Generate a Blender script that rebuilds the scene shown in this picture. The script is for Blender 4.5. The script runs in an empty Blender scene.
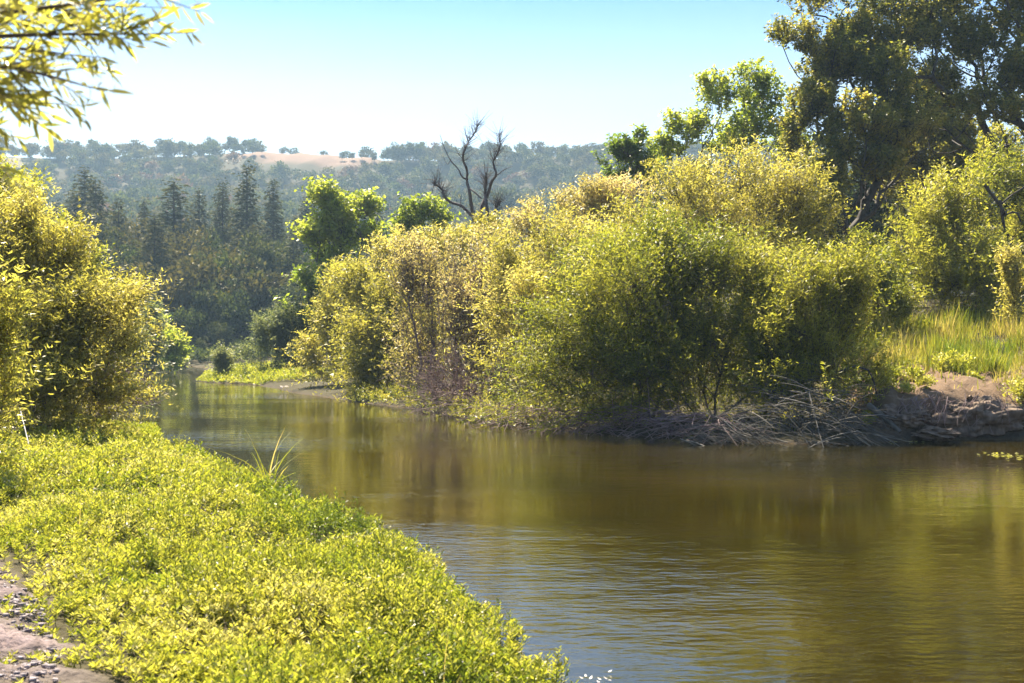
import bpy, math, random
import numpy as np
from mathutils import Vector

rng = np.random.default_rng(7)
R = math.radians
F = 1100.0          # focal length in pixels of the 1024 wide frame
CAMZ = 2.0
HOR = 345.0
sc = bpy.context.scene
col = sc.collection

def P(px, py, d):
    """pixel + distance (metres ahead) -> world point"""
    return np.array([(px - 512) / F * d, d, CAMZ + (HOR - py) / F * d])

def norm(v):
    return v / np.maximum(np.linalg.norm(v, axis=-1, keepdims=True), 1e-9)

def vnoise(p, scale, seed=0):
    """cheap smooth noise in about [-1,1] from rotated sine waves"""
    r = np.random.default_rng(1000 + seed)
    p = np.asarray(p, float) / scale
    out = np.zeros(p.shape[0])
    for k in range(7):
        w = norm(r.normal(size=p.shape[1])) * r.uniform(.7, 1.9) * 2.2
        w2 = norm(r.normal(size=p.shape[1])) * r.uniform(.7, 1.9) * 2.2
        out += np.sin(p @ w + r.uniform(0, 6.28) + 1.3 * np.sin(p @ w2 + r.uniform(0, 6.28)))
    return out / 3.2

def sstep(a, b, x):
    t = np.clip((x - a) / (b - a), 0, 1)
    return t * t * (3 - 2 * t)

# ------------------------------------------------------------------ tags
def tag(o, label=None, cat=None, group=None, kind=None):
    if label: o['label'] = label
    if cat: o['category'] = cat
    if group: o['group'] = group
    if kind: o['kind'] = kind
    return o

def empty(name, loc):
    o = bpy.data.objects.new(name, None)
    o.location = loc
    o.empty_display_size = .3
    col.objects.link(o)
    return o

def make_obj(name, V, Q, mat, parent=None, vals=None, smooth=False, colr=None, vcol=None):
    V = np.asarray(V, np.float32); Q = np.asarray(Q, np.int32)
    me = bpy.data.meshes.new(name)
    me.vertices.add(len(V)); me.vertices.foreach_set('co', V.ravel())
    n, k = Q.shape
    me.loops.add(n * k); me.loops.foreach_set('vertex_index', Q.ravel())
    me.polygons.add(n)
    me.polygons.foreach_set('loop_start', np.arange(0, n * k, k, dtype=np.int32))
    me.polygons.foreach_set('loop_total', np.full(n, k, np.int32))
    if smooth: me.polygons.foreach_set('use_smooth', np.ones(n, bool))
    if vals is not None:
        a = me.attributes.new('tint', 'FLOAT', 'FACE'); a.data.foreach_set('value', np.asarray(vals, np.float32))
    if vcol is not None:
        a = me.attributes.new('soil', 'FLOAT_COLOR', 'POINT'); a.data.foreach_set('color', np.asarray(vcol, np.float32).ravel())
    me.materials.append(mat)
    me.update(calc_edges=True)
    o = bpy.data.objects.new(name, me)
    col.objects.link(o)
    if parent is not None:
        o.parent = parent
        loc = np.array(parent.location, np.float32)
        me.vertices.foreach_set('co', (V - loc).ravel())
    return o

class MB:
    """mesh buffer of quads"""
    def __init__(s): s.V = []; s.Q = []; s.T = []; s.n = 0
    def add(s, V, Q, T=None):
        s.V.append(V); s.Q.append(np.asarray(Q) + s.n); s.n += len(V)
        s.T.append(np.zeros(len(Q)) if T is None else T)
    def build(s, name, mat, parent=None, smooth=False):
        return make_obj(name, np.concatenate(s.V), np.concatenate(s.Q), mat, parent, np.concatenate(s.T), smooth)

# ------------------------------------------------------------------ materials
def nt(name):
    m = bpy.data.materials.new(name); m.use_nodes = True
    t = m.node_tree; t.nodes.clear()
    return m, t, t.nodes.new

def ramp(n, stops):
    e = n.color_ramp.elements
    while len(e) < len(stops): e.new(.5)
    for i, (p, c) in enumerate(stops):
        e[i].position = p; e[i].color = (*c, 1)

def leaf_mat(name, cols, trans=.5, rough=.45, tcol=2.2, spec=.4):
    """cols: three or four base colours, dark to light, picked per leaf"""
    m, t, N = nt(name)
    out = N('ShaderNodeOutputMaterial'); mix = N('ShaderNodeMixShader')
    pr = N('ShaderNodeBsdfPrincipled'); tr = N('ShaderNodeBsdfTranslucent')
    at = N('ShaderNodeAttribute'); at.attribute_name = 'tint'
    cr = N('ShaderNodeValToRGB'); ramp(cr, [(i / (len(cols) - 1), c) for i, c in enumerate(cols)])
    sc_ = N('ShaderNodeVectorMath'); sc_.operation = 'MULTIPLY'; sc_.inputs[1].default_value = (tcol * 1.0, tcol, tcol * .62)
    L = t.links.new
    L(at.outputs['Fac'], cr.inputs[0]); L(cr.outputs[0], pr.inputs['Base Color'])
    L(cr.outputs[0], sc_.inputs[0]); L(sc_.outputs[0], tr.inputs[0])
    pr.inputs['Roughness'].default_value = rough
    pr.inputs['Specular IOR Level'].default_value = spec
    mix.inputs[0].default_value = trans
    L(pr.outputs[0], mix.inputs[1]); L(tr.outputs[0], mix.inputs[2]); L(mix.outputs[0], out.inputs[0])
    return m

def bark_mat(name, a, b, scale=6.0):
    m, t, N = nt(name); L = t.links.new
    out = N('ShaderNodeOutputMaterial'); pr = N('ShaderNodeBsdfPrincipled')
    tc = N('ShaderNodeTexCoord'); mp = N('ShaderNodeMapping'); mp.inputs['Scale'].default_value = (1, 1, .25)
    no = N('ShaderNodeTexNoise'); no.inputs['Scale'].default_value = scale; no.inputs['Detail'].default_value = 5
    cr = N('ShaderNodeValToRGB'); ramp(cr, [(.3, a), (.7, b)])
    bu = N('ShaderNodeBump'); bu.inputs['Strength'].default_value = .6; bu.inputs['Distance'].default_value = .04
    L(tc.outputs['Object'], mp.inputs[0]); L(mp.outputs[0], no.inputs['Vector'])
    L(no.outputs[0], cr.inputs[0]); L(cr.outputs[0], pr.inputs['Base Color'])
    L(no.outputs[0], bu.inputs['Height']); L(bu.outputs[0], pr.inputs['Normal'])
    pr.inputs['Roughness'].default_value = .85
    L(pr.outputs[0], out.inputs[0])
    return m

M = {}
M['willow'] = leaf_mat('willow_leaf', [(.07, .09, .014), (.14, .155, .02), (.22, .216, .03), (.32, .295, .07)], .54)
M['willow_gold'] = leaf_mat('gold_willow_leaf', [(.125, .122, .026), (.205, .19, .04), (.285, .255, .062), (.38, .33, .13)], .54)
M['willow_pink'] = leaf_mat('dry_willow_leaf', [(.16, .13, .06), (.24, .205, .07), (.31, .26, .11), (.42, .34, .22)], .5)
M['near_leaf'] = leaf_mat('near_willow_leaf', [(.10, .11, .025), (.19, .19, .04), (.28, .26, .055), (.36, .32, .10)], .6, .35)
M['alder'] = leaf_mat('alder_leaf', [(.09, .13, .02), (.16, .20, .028), (.22, .25, .035), (.30, .31, .06)], .55)
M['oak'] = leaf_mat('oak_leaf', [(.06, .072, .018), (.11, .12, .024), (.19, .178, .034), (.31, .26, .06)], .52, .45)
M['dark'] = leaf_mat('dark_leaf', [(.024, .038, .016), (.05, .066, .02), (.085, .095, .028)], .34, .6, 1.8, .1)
M['grey_willow'] = leaf_mat('grey_willow_leaf', [(.09, .11, .06), (.15, .17, .08), (.22, .22, .10)], .42)
M['conifer'] = leaf_mat('conifer_needles', [(.04, .05, .028), (.075, .082, .042), (.13, .12, .06)], .25, .7, 1.1, .05)
M['hill'] = leaf_mat('hill_leaf', [(.035, .048, .02), (.06, .075, .028), (.095, .105, .036), (.16, .145, .055)], .28, .6, 1.3, .1)
M['hill_b'] = leaf_mat('hill_leaf_olive', [(.06, .055, .025), (.10, .09, .03), (.15, .125, .04)], .28, .6, 1.3, .1)
M['hill_r'] = leaf_mat('hill_leaf_russet', [(.10, .05, .04), (.15, .08, .05), (.17, .11, .06)], .28, .6, 1.3)
M['mat'] = leaf_mat('primrose_leaf', [(.08, .12, .018), (.17, .21, .024), (.28, .29, .036), (.40, .38, .07), (.46, .42, .18)], .48, .42, 1.5)
M['flower'] = leaf_mat('pale_petals', [(.6, .5, .5), (.8, .75, .7)], .3, .5, 1.1)
M['grass'] = leaf_mat('grass_blade', [(.08, .13, .014), (.15, .19, .02), (.24, .23, .035), (.38, .30, .12)], .5, .5, 1.6)
M['bark'] = bark_mat('bark', (.05, .038, .03), (.11, .085, .065))
M['bark_dark'] = bark_mat('dark_bark', (.022, .017, .015), (.055, .042, .034))
M['bark_pink'] = bark_mat('twig_bark', (.13, .085, .08), (.26, .18, .17))
M['bark_grey'] = bark_mat('weathered_wood', (.05, .047, .042), (.15, .135, .115))
M['dead'] = bark_mat('dead_wood', (.05, .04, .042), (.13, .105, .105), 3)

# ------------------------------------------------------------------ river outline and terrain
river = np.array([(2.2, -14), (1.1, 0), (.75, 3), (.22, 5.5), (-.3, 8), (-1.3, 10.8), (-2.95, 13.9), (-4.6, 17.3), (-6.6, 20.5), (-8.0, 23.2), (-9.8, 24.8),
    (-11.2, 29), (-13.5, 40), (-20.5, 60), (-25.5, 73), (-40, 85), (-110, 92), (-110, 112), (-60, 108), (-38, 105.5), (-30, 103), (-27, 96), (-21, 76), (-17.6, 63),
    (-17.3, 60.5), (-15.8, 58), (-13.4, 56), (-10.9, 51), (-9.2, 46), (-6.9, 41.5), (-5.2, 38), (-2.8, 34), (-1.2, 30), (-.3, 27), (1.1, 25.6), (3.8, 23.0),
    (6.1, 22.0), (7.4, 22.4), (9, 23.2), (10.7, 23.2), (13, 22.5), (18, 23), (24, 20), (38, 6), (48, -14)], float)

def river_sd(x, y):
    """distance to the river's edge, negative in the water"""
    p = np.stack([x.ravel(), y.ravel()], 1)
    d = np.full(len(p), 1e9); inside = np.zeros(len(p), bool)
    a = river; b = np.roll(river, -1, 0)
    for i in range(len(a)):
        e = b[i] - a[i]; w = p - a[i]
        t = np.clip((w @ e) / (e @ e), 0, 1)
        q = w - t[:, None] * e
        d = np.minimum(d, (q * q).sum(1))
        c = (a[i, 1] > p[:, 1]) != (b[i, 1] > p[:, 1])
        with np.errstate(divide='ignore', invalid='ignore'):
            xi = a[i, 0] + (p[:, 1] - a[i, 1]) / e[1] * e[0]
        inside ^= c & (p[:, 0] < xi)
    d = np.sqrt(d)
    return np.where(inside, -d, d).reshape(x.shape)

_cy = [-14, 0, 5, 15, 25, 40, 60, 75, 100, 130]
_cx = [20, 14, 9, 4, -5, -10, -19, -23.5, -28.5, -32]

def height(x, y):
    x = np.asarray(x, float); y = np.asarray(y, float)
    s = river_sd(x, y)
    xy = np.stack([x.ravel(), y.ravel()], 1)
    n1 = vnoise(xy, 1.1, 1).reshape(x.shape); n2 = vnoise(xy, 9, 2).reshape(x.shape); n3 = vnoise(xy, .35, 3).reshape(x.shape)
    sw = s + .18 * n1 * sstep(0, .6, s)
    left = np.interp(sw, [0, .25, 1.2, 5, 30, 100], [0, .12, .28, .5, 1.3, 5]) + .04 * n1 * sstep(.3, 1.5, s)
    right = np.interp(sw, [0, .2, .55, 1.3, 3, 5, 8, 13, 25, 60, 200], [0, .35, .85, 1.12, 1.25, 1.6, 2.2, 3.4, 5.6, 11, 22]) + (.06 * n1 + .07 * n3 + .05 * np.abs(vnoise(xy, .17, 8).reshape(x.shape))) * sstep(.1, .8, s) * (1 - sstep(6, 20, s) * .6)
    low = np.interp(sw, [0, .5, 5, 20, 100], [0, .12, .45, 1.8, 6])
    xc = np.interp(y, _cy, _cx)
    rr = sstep(-1.0, 1.0, x - xc)
    lowm = np.maximum(sstep(36, 50, y), sstep(8.3, 7.1, x + .25 * n1))
    land = left * (1 - rr) + rr * (right * (1 - lowm) + low * lowm)
    bed = np.maximum(-1.3, s * .35)
    h = np.where(s > 0, land, bed)
    # the wooded hills beyond the river
    k = np.interp(y + 1.5 * n2, [125, 250, 400, 440, 500, 540], [0, .13, .47, .62, .985, 1.0])
    ridge = 84 + 3.0 * vnoise(xy, 120, 5).reshape(x.shape) + .25 * n2
    ridge = ridge + 3.0 * np.exp(-((x + 92) / 55) ** 2)
    h = h + k * ridge + 5 * sstep(160, 260, y) * vnoise(xy, 60, 6).reshape(x.shape) * (1 - sstep(360, 480, y))
    h = h - 30 * sstep(540, 900, y)
    return h

def hgt(x, y):
    return float(height(np.array([x], float), np.array([y], float))[0])

def soil_edge(y):
    return np.interp(y, [2, 4, 5, 6, 6.7, 7.4, 8.5, 10, 13], [-2.2, -2.25, -2.32, -2.72, -3.1, -3.6, -4.5, -5.9, -9.5])

def axis(spec):
    out = []
    for a, b, st in spec: out.append(np.arange(a, b, st))
    return np.concatenate(out)

def build_ground():
    xs = axis([(-900, -200, 25), (-200, -40, 4), (-40, -12, .6), (-12, -4.6, .13), (-4.6, -1.4, .028), (-1.4, 15, .13), (15, 40, .6), (40, 200, 5), (200, 901, 25)])
    ys = axis([(-120, -16, 8), (-16, 3, 1), (3, 4.6, .13), (4.6, 9.2, .032), (9.2, 32, .13), (32, 66, .5), (66, 125, 1.5), (125, 560, 5), (560, 1200, 20)])
    X, Y = np.meshgrid(xs, ys)
    Z = height(X, Y)
    s = river_sd(X, Y)
    xy = np.stack([X.ravel(), Y.ravel()], 1)
    n = lambda sc_, sd: vnoise(xy, sc_, sd).reshape(X.shape)
    # clods of the bare path on the near bank
    path = sstep(.35, -.25, X - soil_edge(Y) + .25 * n(.5, 20)) * (Y < 16) * (Y > -16)
    cl = (.03 * np.abs(n(.2, 21)) + .012 * n(.6, 22) + .04 * np.abs(n(.1, 26)) + .03 * np.abs(n(.05, 28)) * sstep(-.3, .4, n(.3, 27)) + .012 * n(.03, 29)) * path * (Y > 3)
    Z = Z + cl + .05 * path
    c = np.zeros(X.shape + (4,)); c[..., 3] = 1
    def put(mask, rgb):
        c[..., :3] = c[..., :3] * (1 - mask[..., None]) + np.array(rgb) * mask[..., None]
    put(np.ones(X.shape), (.06, .052, .026))                           # leaf litter
    xc = np.interp(Y, _cy, _cx)
    right = ((X > xc) & (Y < 60)) * sstep(7.2, 8.2, X)
    put(right * sstep(6, 3.2, s + .8 * n(.8, 23)), (.17, .115, .075))          # bare bank
    put(right * sstep(3.2, 5, s) * sstep(.1, .5, n(2.2, 24)), (.25, .21, .09))
    put(sstep(.35, .02, s) * (s > -.6), (.06, .048, .036))             # wet edge
    put(path, (.23, .18, .185))
    # reddish cut behind the far bushes on the right
    put(np.exp(-(((X - 18.3) / 2.2) ** 2 + ((Y - 40) / 2.5) ** 2) ** 2), (.38, .2, .15))
    # dry field on the ridge
    fm = sstep(1, .75, np.hypot((X + 90) / 40, (Y - 499) / 15) + .12 * n(14, 25))
    put(fm, (.23, .145, .10))
    fm2 = sstep(1, .8, np.hypot((X + 225) / 20, (Y - 490) / 12) + .12 * n(14, 25))
    put(fm2, (.2, .16, .08))
    put((s < 0).astype(float), (.085, .055, .022))
    nx, ny = len(xs), len(ys)
    I = np.arange(nx * ny).reshape(ny, nx)
    Q = np.stack([I[:-1, :-1], I[:-1, 1:], I[1:, 1:], I[1:, :-1]], -1).reshape(-1, 4)
    m, t, N = nt('ground_soil'); L = t.links.new
    out = N('ShaderNodeOutputMaterial'); pr = N('ShaderNodeBsdfPrincipled'); pr.inputs['Roughness'].default_value = .95
    pr.inputs['Specular IOR Level'].default_value = .15
    at = N('ShaderNodeAttribute'); at.attribute_name = 'soil'
    tc = N('ShaderNodeTexCoord')
    a = N('ShaderNodeTexNoise'); a.inputs['Scale'].default_value = 5; a.inputs['Detail'].default_value = 9; a.inputs['Roughness'].default_value = .7
    b = N('ShaderNodeTexNoise'); b.inputs['Scale'].default_value = 28; b.inputs['Detail'].default_value = 6
    cr = N('ShaderNodeValToRGB'); ramp(cr, [(.3, (.45, .42, .4)), (.55, (1, 1, 1)), (.75, (1.0, .98, .95))])
    mx = N('ShaderNodeMix'); mx.data_type = 'RGBA'; mx.blend_type = 'MULTIPLY'; mx.inputs['Factor'].default_value = .85
    bu = N('ShaderNodeBump'); bu.inputs['Strength'].default_value = .9; bu.inputs['Distance'].default_value = .03
    L(tc.outputs['Object'], a.inputs['Vector']); L(tc.outputs['Object'], b.inputs['Vector'])
    L(a.outputs[0], cr.inputs[0]); L(at.outputs['Color'], mx.inputs['A']); L(cr.outputs[0], mx.inputs['B'])
    L(mx.outputs['Result'], pr.inputs['Base Color']); L(b.outputs[0], bu.inputs['Height']); L(bu.outputs[0], pr.inputs['Normal'])
    L(pr.outputs[0], out.inputs[0])
    g = make_obj('ground', np.stack([X, Y, Z], -1).reshape(-1, 3), Q, m, smooth=True, vcol=c.reshape(-1, 4))
    tag(g, 'river banks and wooded hill terrain under the plants', kind='structure')

def build_water():
    xs = axis([(-112, 50, 3)]); ys = axis([(-14.5, 114, 3)])
    X, Y = np.meshgrid(xs, ys)
    nx, ny = len(xs), len(ys); I = np.arange(nx * ny).reshape(ny, nx)
    Q = np.stack([I[:-1, :-1], I[:-1, 1:], I[1:, 1:], I[1:, :-1]], -1).reshape(-1, 4)
    m, t, N = nt('river_water'); L = t.links.new
    out = N('ShaderNodeOutputMaterial')
    dif = N('ShaderNodeBsdfDiffuse'); glo = N('ShaderNodeBsdfGlossy'); mix = N('ShaderNodeMixShader')
    glo.inputs['Roughness'].default_value = .025; glo.inputs['Color'].default_value = (1, 1, 1, 1)
    fr = N('ShaderNodeFresnel'); fr.inputs['IOR'].default_value = 1.5
    tc = N('ShaderNodeTexCoord')
    def noise(scale, stretch, detail, rot=0):
        mp = N('ShaderNodeMapping'); mp.inputs['Scale'].default_value = (stretch, 1, 1); mp.inputs['Rotation'].default_value = (0, 0, rot)
        n = N('ShaderNodeTexNoise'); n.inputs['Scale'].default_value = scale; n.inputs['Detail'].default_value = detail
        L(tc.outputs['Object'], mp.inputs[0]); L(mp.outputs[0], n.inputs['Vector']); return n.outputs[0]
    def math_(op, a, b, c=None):
        n = N('ShaderNodeMath'); n.operation = op
        for i, v in enumerate((a, b, c)):
            if v is None: continue
            if isinstance(v, (int, float)): n.inputs[i].default_value = v
            else: L(v, n.inputs[i])
        return n.outputs[0]
    big = noise(.16, .45, 2); wav = noise(2.3, .45, 3, .12); rip = noise(11, .42, 3, -.1)
    patch = N('ShaderNodeMapRange'); patch.inputs['From Min'].default_value = .46; patch.inputs['From Max'].default_value = .66
    patch.inputs['To Min'].default_value = .4; patch.inputs['To Max'].default_value = 2.2; L(big, patch.inputs['Value'])
    h = math_('ADD', math_('MULTIPLY', wav, .0105), math_('MULTIPLY', rip, .0062))
    h = math_('MULTIPLY', h, patch.outputs[0])
    bu = N('ShaderNodeBump'); bu.inputs['Strength'].default_value = 1; bu.inputs['Distance'].default_value = 1.0
    L(h, bu.inputs['Height'])
    cn = noise(.35, .8, 4); cr = N('ShaderNodeValToRGB'); ramp(cr, [(.35, (.013, .0105, .0012)), (.65, (.027, .0195, .0022))])
    L(cn, cr.inputs[0]); L(cr.outputs[0], dif.inputs[0])
    L(bu.outputs[0], glo.inputs['Normal']); L(bu.outputs[0], fr.inputs['Normal'])
    L(fr.outputs[0], mix.inputs[0]); L(dif.outputs[0], mix.inputs[1]); L(glo.outputs[0], mix.inputs[2]); L(mix.outputs[0], out.inputs[0])
    w = make_obj('water', np.stack([X, Y, X * 0], -1).reshape(-1, 3), Q, m, smooth=True)
    tag(w, 'slow brown river with small ripples', kind='structure')

# ------------------------------------------------------------------ foliage primitives
def leaves(p, d, L_, W_, r, fold=.25, mid=.45):
    """folded lance-shaped leaves, one quad each"""
    n = len(p)
    L_ = np.broadcast_to(L_, n)[:, None]; W_ = np.broadcast_to(W_, n)[:, None]
    side = norm(np.cross(d, r.normal(size=(n, 3))))
    nn = np.cross(d, side)
    m = p + d * L_ * mid + nn * W_ * fold
    V = np.stack([p, m + side * W_ * .5, p + d * L_ - nn * L_ * .06, m - side * W_ * .5], 1).reshape(-1, 3)
    return V, np.arange(4 * n).reshape(n, 4)

def tube(pts, rad, sides=5):
    pts = np.asarray(pts, float); rad = np.asarray(rad, float)
    n = len(pts)
    t = norm(np.gradient(pts, axis=0))
    up = np.array([.31, .22, .92]); a = norm(np.cross(t, up)); b = np.cross(t, a)
    ang = np.arange(sides) / sides * 2 * np.pi
    V = (pts[:, None] + rad[:, None, None] * (np.cos(ang)[None, :, None] * a[:, None] + np.sin(ang)[None, :, None] * b[:, None])).reshape(-1, 3)
    i = np.arange(n - 1)[:, None] * sides; j = np.arange(sides)[None]; k = (j + 1) % sides
    Q = np.stack([i + j, i + k, i + sides + k, i + sides + j], -1).reshape(-1, 4)
    return V, Q

def segs(A, B, ra, rb, sides=3):
    """many straight tapered twigs at once"""
    n = len(A); t = norm(B - A)
    a = norm(np.cross(t, np.array([.31, .22, .92]))); b = np.cross(t, a)
    ang = np.arange(sides) / sides * 2 * np.pi
    ring = np.cos(ang)[None, :, None] * a[:, None] + np.sin(ang)[None, :, None] * b[:, None]
    ra = np.broadcast_to(ra, n)[:, None, None]; rb = np.broadcast_to(rb, n)[:, None, None]
    V = np.concatenate([A[:, None] + ring * ra, B[:, None] + ring * rb], 1).reshape(-1, 3)
    i = np.arange(n)[:, None] * 2 * sides; j = np.arange(sides)[None]; k = (j + 1) % sides
    Q = np.stack([i + j, i + k, i + sides + k, i + sides + j], -1).reshape(-1, 4)
    return V, Q

def skeleton(bases, targets, r, seg=.35, pen=.45, wob=.12, sag=0.0):
    """joins every target to the nearest branch so far -> nodes, parent index"""
    nodes = [np.array(b, float) for b in bases]; par = [-1] * len(bases); plen = [0.0] * len(bases)
    b0 = np.mean(bases, 0)
    order = np.argsort(np.linalg.norm(targets - b0, axis=1))
    arr = np.zeros((60000, 3)); arr[:len(nodes)] = nodes; pl = np.zeros(60000); n = len(nodes)
    par = par + [0] * (60000 - len(par))
    for i in order:
        p = targets[i]
        c = np.linalg.norm(arr[:n] - p, axis=1) + pen * pl[:n]
        # a branch does not turn back down towards the base
        j = int(np.argmin(c)); q = arr[j].copy(); L_ = np.linalg.norm(p - q)
        k = max(1, int(L_ / seg)); pj = j
        perp = r.normal(size=3) * wob * L_ * .6
        for s_ in range(1, k + 1):
            u = s_ / k
            x = q + (p - q) * u + perp * math.sin(math.pi * u) + np.array([0, 0, sag * L_ * math.sin(math.pi * u)])
            if s_ < k: x = x + r.normal(size=3) * min(wob, .16) * seg * .4
            if n >= 59999: break
            arr[n] = x; par[n] = pj; pl[n] = pl[pj] + L_ / k; pj = n; n += 1
    arr = arr[:n].copy(); par = np.array(par[:n])
    nch = np.bincount(par[par >= 0], minlength=n)
    child = np.zeros(n, int); child[par[par >= 0]] = np.where(par >= 0)[0]
    mid = (par >= 0) & (nch >= 1)
    for _ in range(2):
        arr[mid] = arr[mid] * .5 + .25 * arr[par[mid]] + .25 * arr[child[mid]]
    return arr, par

def skeleton_mesh(nodes, par, tip=.006, power=.48, rmax=.5, sides=5):
    n = len(nodes); cnt = np.zeros(n)
    has = np.zeros(n, bool); has[par[par >= 0]] = True
    cnt[~has] = 1
    for i in range(n - 1, -1, -1):
        if par[i] >= 0: cnt[par[i]] += cnt[i]
    rad = np.minimum(tip * np.maximum(cnt, 1) ** power, rmax)
    k = np.where(par >= 0)[0]
    A = nodes[par[k]]; B = nodes[k]
    ra = np.minimum(rad[par[k]], rad[k] * 1.35); rb = rad[k]
    ext = norm(B - A) * (rb * .5)[:, None]
    return segs(A, B + ext, ra, rb, sides), rad

def clump(px, py, d, rx, rz, depth=1.0):
    c = P(px, py, d)
    return (c, np.array([rx / F * d, rx / F * d * depth, rz / F * d]))

def sample_clumps(cl, n, r, shell=1.6, gap=0.0, gscale=.8, seed=0):
    big = cl; cl = []
    for c_, s_ in big:
        cl.append((c_, s_ * .8))
        for _ in range(7):
            u_ = norm(r.normal(size=3)); f = r.uniform(.3, .55)
            cl.append((c_ + u_ * s_ * (1.06 - f * r.uniform(.7, 1.0)), s_ * f * r.uniform(.8, 1.2, 3)))
    w = np.array([(c[1][0] * c[1][2]) for c in cl]); w = w / w.sum()
    k = r.choice(len(cl), n, p=w)
    C = np.array([c[0] for c in cl])[k]; S = np.array([c[1] for c in cl])[k]
    u = norm(r.normal(size=(n, 3))); rad = 1 - .75 * r.random(n) ** shell
    bump = 1 + .2 * vnoise(u * 2.2 + C * .7, 1.0, seed + 3) + .1 * vnoise(u * 6 + C, 1.0, seed + 4)
    p = C + u * S * (rad * bump)[:, None]
    if gap > 0:
        keep = vnoise(p, gscale, seed) + .35 * vnoise(p, gscale * .4, seed + 1) > -1.0 + gap * 2.2
        p = p[keep]
    return p

def plant(name, cat, label, cl, bases, leaf='willow', bark='bark', n=3000, k=20, L=.1, W=.024, spray=.7, up=.5, gap=.25, gscale=.8,
          targets=160, tip=.006, rmax=.35, seed=0, droop=.25, group=None, twig=.004, shell=1.6, seg=.35, sides=5, tb=0.0,
          parts=('trunk', 'crown'), wob=.12, outw=.7, floor=.06, spread=.75, power=.48, sag=0.0, pen=.45, skirt=.42):
    r = np.random.default_rng(100 + seed)
    bases = [np.array([b[0], b[1], hgt(b[0], b[1]) - .05]) for b in bases]
    b0 = np.mean(bases, 0)
    root = empty(name, b0); tag(root, label, cat, group)
    shrub = parts[0] == 'stem'
    if leaf == 'oak':
        lo = np.min([c - s_ for c, s_ in cl], 0); hi = np.max([c + s_ for c, s_ in cl], 0)
        cc = [c for c, _ in cl]
        cl = [(c, s_ * np.array([1.12, 1.12, 1.3])) for c, s_ in cl]
        for _ in range(len(cc)):
            a_, b_ = r.choice(len(cc), 2, replace=False); f_ = r.uniform(.3, .7)
            if np.linalg.norm(cc[a_] - cc[b_]) < 5.5: cl.append((cc[a_] * f_ + cc[b_] * (1 - f_) + r.normal(size=3) * .5, r.uniform(.5, 1.2) * np.array([1.2, 1.2, .9])))
    cl = [(c, np.maximum(s_ - (.6 if shrub else .45) * spray, .25 * s_)) for c, s_ in cl]
    L *= LEAF; W *= LEAF; n = int(n * DENS)
    if shrub: spray *= 1.8; n = int(n * .66); k = int(k * 1.35)
    p = sample_clumps(cl, n, r, shell, gap, gscale, seed)
    # the shape of the ground below each spray
    gz = height(p[:, 0], p[:, 1]); gz = np.maximum(gz, 0)
    if parts[0] == 'stem' and skirt > 0:
        i = r.choice(len(p), int(n * skirt)); q = p[i].copy(); lowz = np.quantile(p[:, 2], .45)
        g2 = np.maximum(height(q[:, 0], q[:, 1]), 0)
        q[:, 2] = g2 + .1 + r.random(len(q)) ** .8 * np.maximum(np.minimum(q[:, 2], lowz) - g2, .2)
        m0 = p[:, :2].mean(0); q[:, :2] = m0 + (q[:, :2] - m0) * r.uniform(.75, 1.1, (len(q), 1))
        p = np.concatenate([p, q]); gz = np.concatenate([gz, np.maximum(height(q[:, 0], q[:, 1]), 0)])
    p = p[p[:, 2] > gz + floor]
    T = p[r.choice(len(p), min(int(targets * 1.5), len(p)), replace=False)]
    Tin = b0 + (T - b0) * r.uniform(.72, .95, (len(T), 1))
    nodes, par = skeleton(bases, Tin, r, seg, pen, wob, sag)
    (V, Q), rad = skeleton_mesh(nodes, par, tip, power, rmax, sides)
    mb = MB(); mb.add(V, Q)
    # sprays grow out from the branches
    N_ = len(p)
    near = np.zeros(N_, int)
    for a in range(0, N_, 400):
        dd = ((p[a:a + 400, None] - nodes[None]) ** 2).sum(2); near[a:a + 400] = dd.argmin(1)
    cdir = norm(p - (b0 + np.array([0, 0, .15 * (p[:, 2].max() - b0[2])])))
    d = norm(cdir * outw + np.array([0, 0, up]) + norm(p - nodes[near]) * (.15 if shrub else .35) + r.normal(size=(N_, 3)) * (.2 if shrub else .34))
    Ls = spray * r.uniform(.4, 1.25, N_) * np.where(r.random(N_) < .18, 1.5, 1)
    tw = norm(p - nodes[near]); reach = np.minimum(np.linalg.norm(p - nodes[near], axis=1), .45 * spray)
    A = p - tw * reach[:, None]
    tipp = p + d * Ls[:, None] + np.array([0, 0, -droop]) * (Ls ** 2)[:, None]
    V, Q = segs(A, p, twig * 1.5, twig, 3); mb.add(V, Q)
    midp = p + d * Ls[:, None] * .5 + np.array([0, 0, -droop]) * ((Ls * .5) ** 2)[:, None]
    V, Q = segs(p, midp, twig, twig * .8, 3); mb.add(V, Q)
    V, Q = segs(midp, tipp, twig * .8, twig * .4, 3); mb.add(V, Q)
    mb.build(parts[0], M[bark], root, smooth=True)
    # leaves along each spray
    t = (np.arange(k)[None] + r.random((N_, k))) / k
    t = t * 1.25 - .2
    if shrub: t = 1.05 - (1.05 - t) ** 1.0 * .95
    pos = p[:, None] + d[:, None] * (Ls[:, None] * t)[..., None] + np.array([0, 0, -droop]) * ((Ls[:, None] * t) ** 2 * np.sign(t))[..., None]
    pos = pos + r.normal(size=pos.shape) * spray * (.03 if shrub else .05)
    perp = norm(np.cross(d[:, None] + 0 * pos, r.normal(size=pos.shape)))
    ld = norm(d[:, None] * (1 - spread * .6) + perp * spread + np.array([0, 0, -.1]))
    pos = pos.reshape(-1, 3); ld = ld.reshape(-1, 3)
    sz = r.uniform(.65, 1.25, len(pos))
    V, Q = leaves(pos, ld, L * sz, W * sz, r)
    ts = .5 + .24 * vnoise(p, gscale * 2.2, seed + 9)[:, None] + .16 * r.normal(size=(N_, 1)) + .13 * r.normal(size=(N_, k)) + tb
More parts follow.
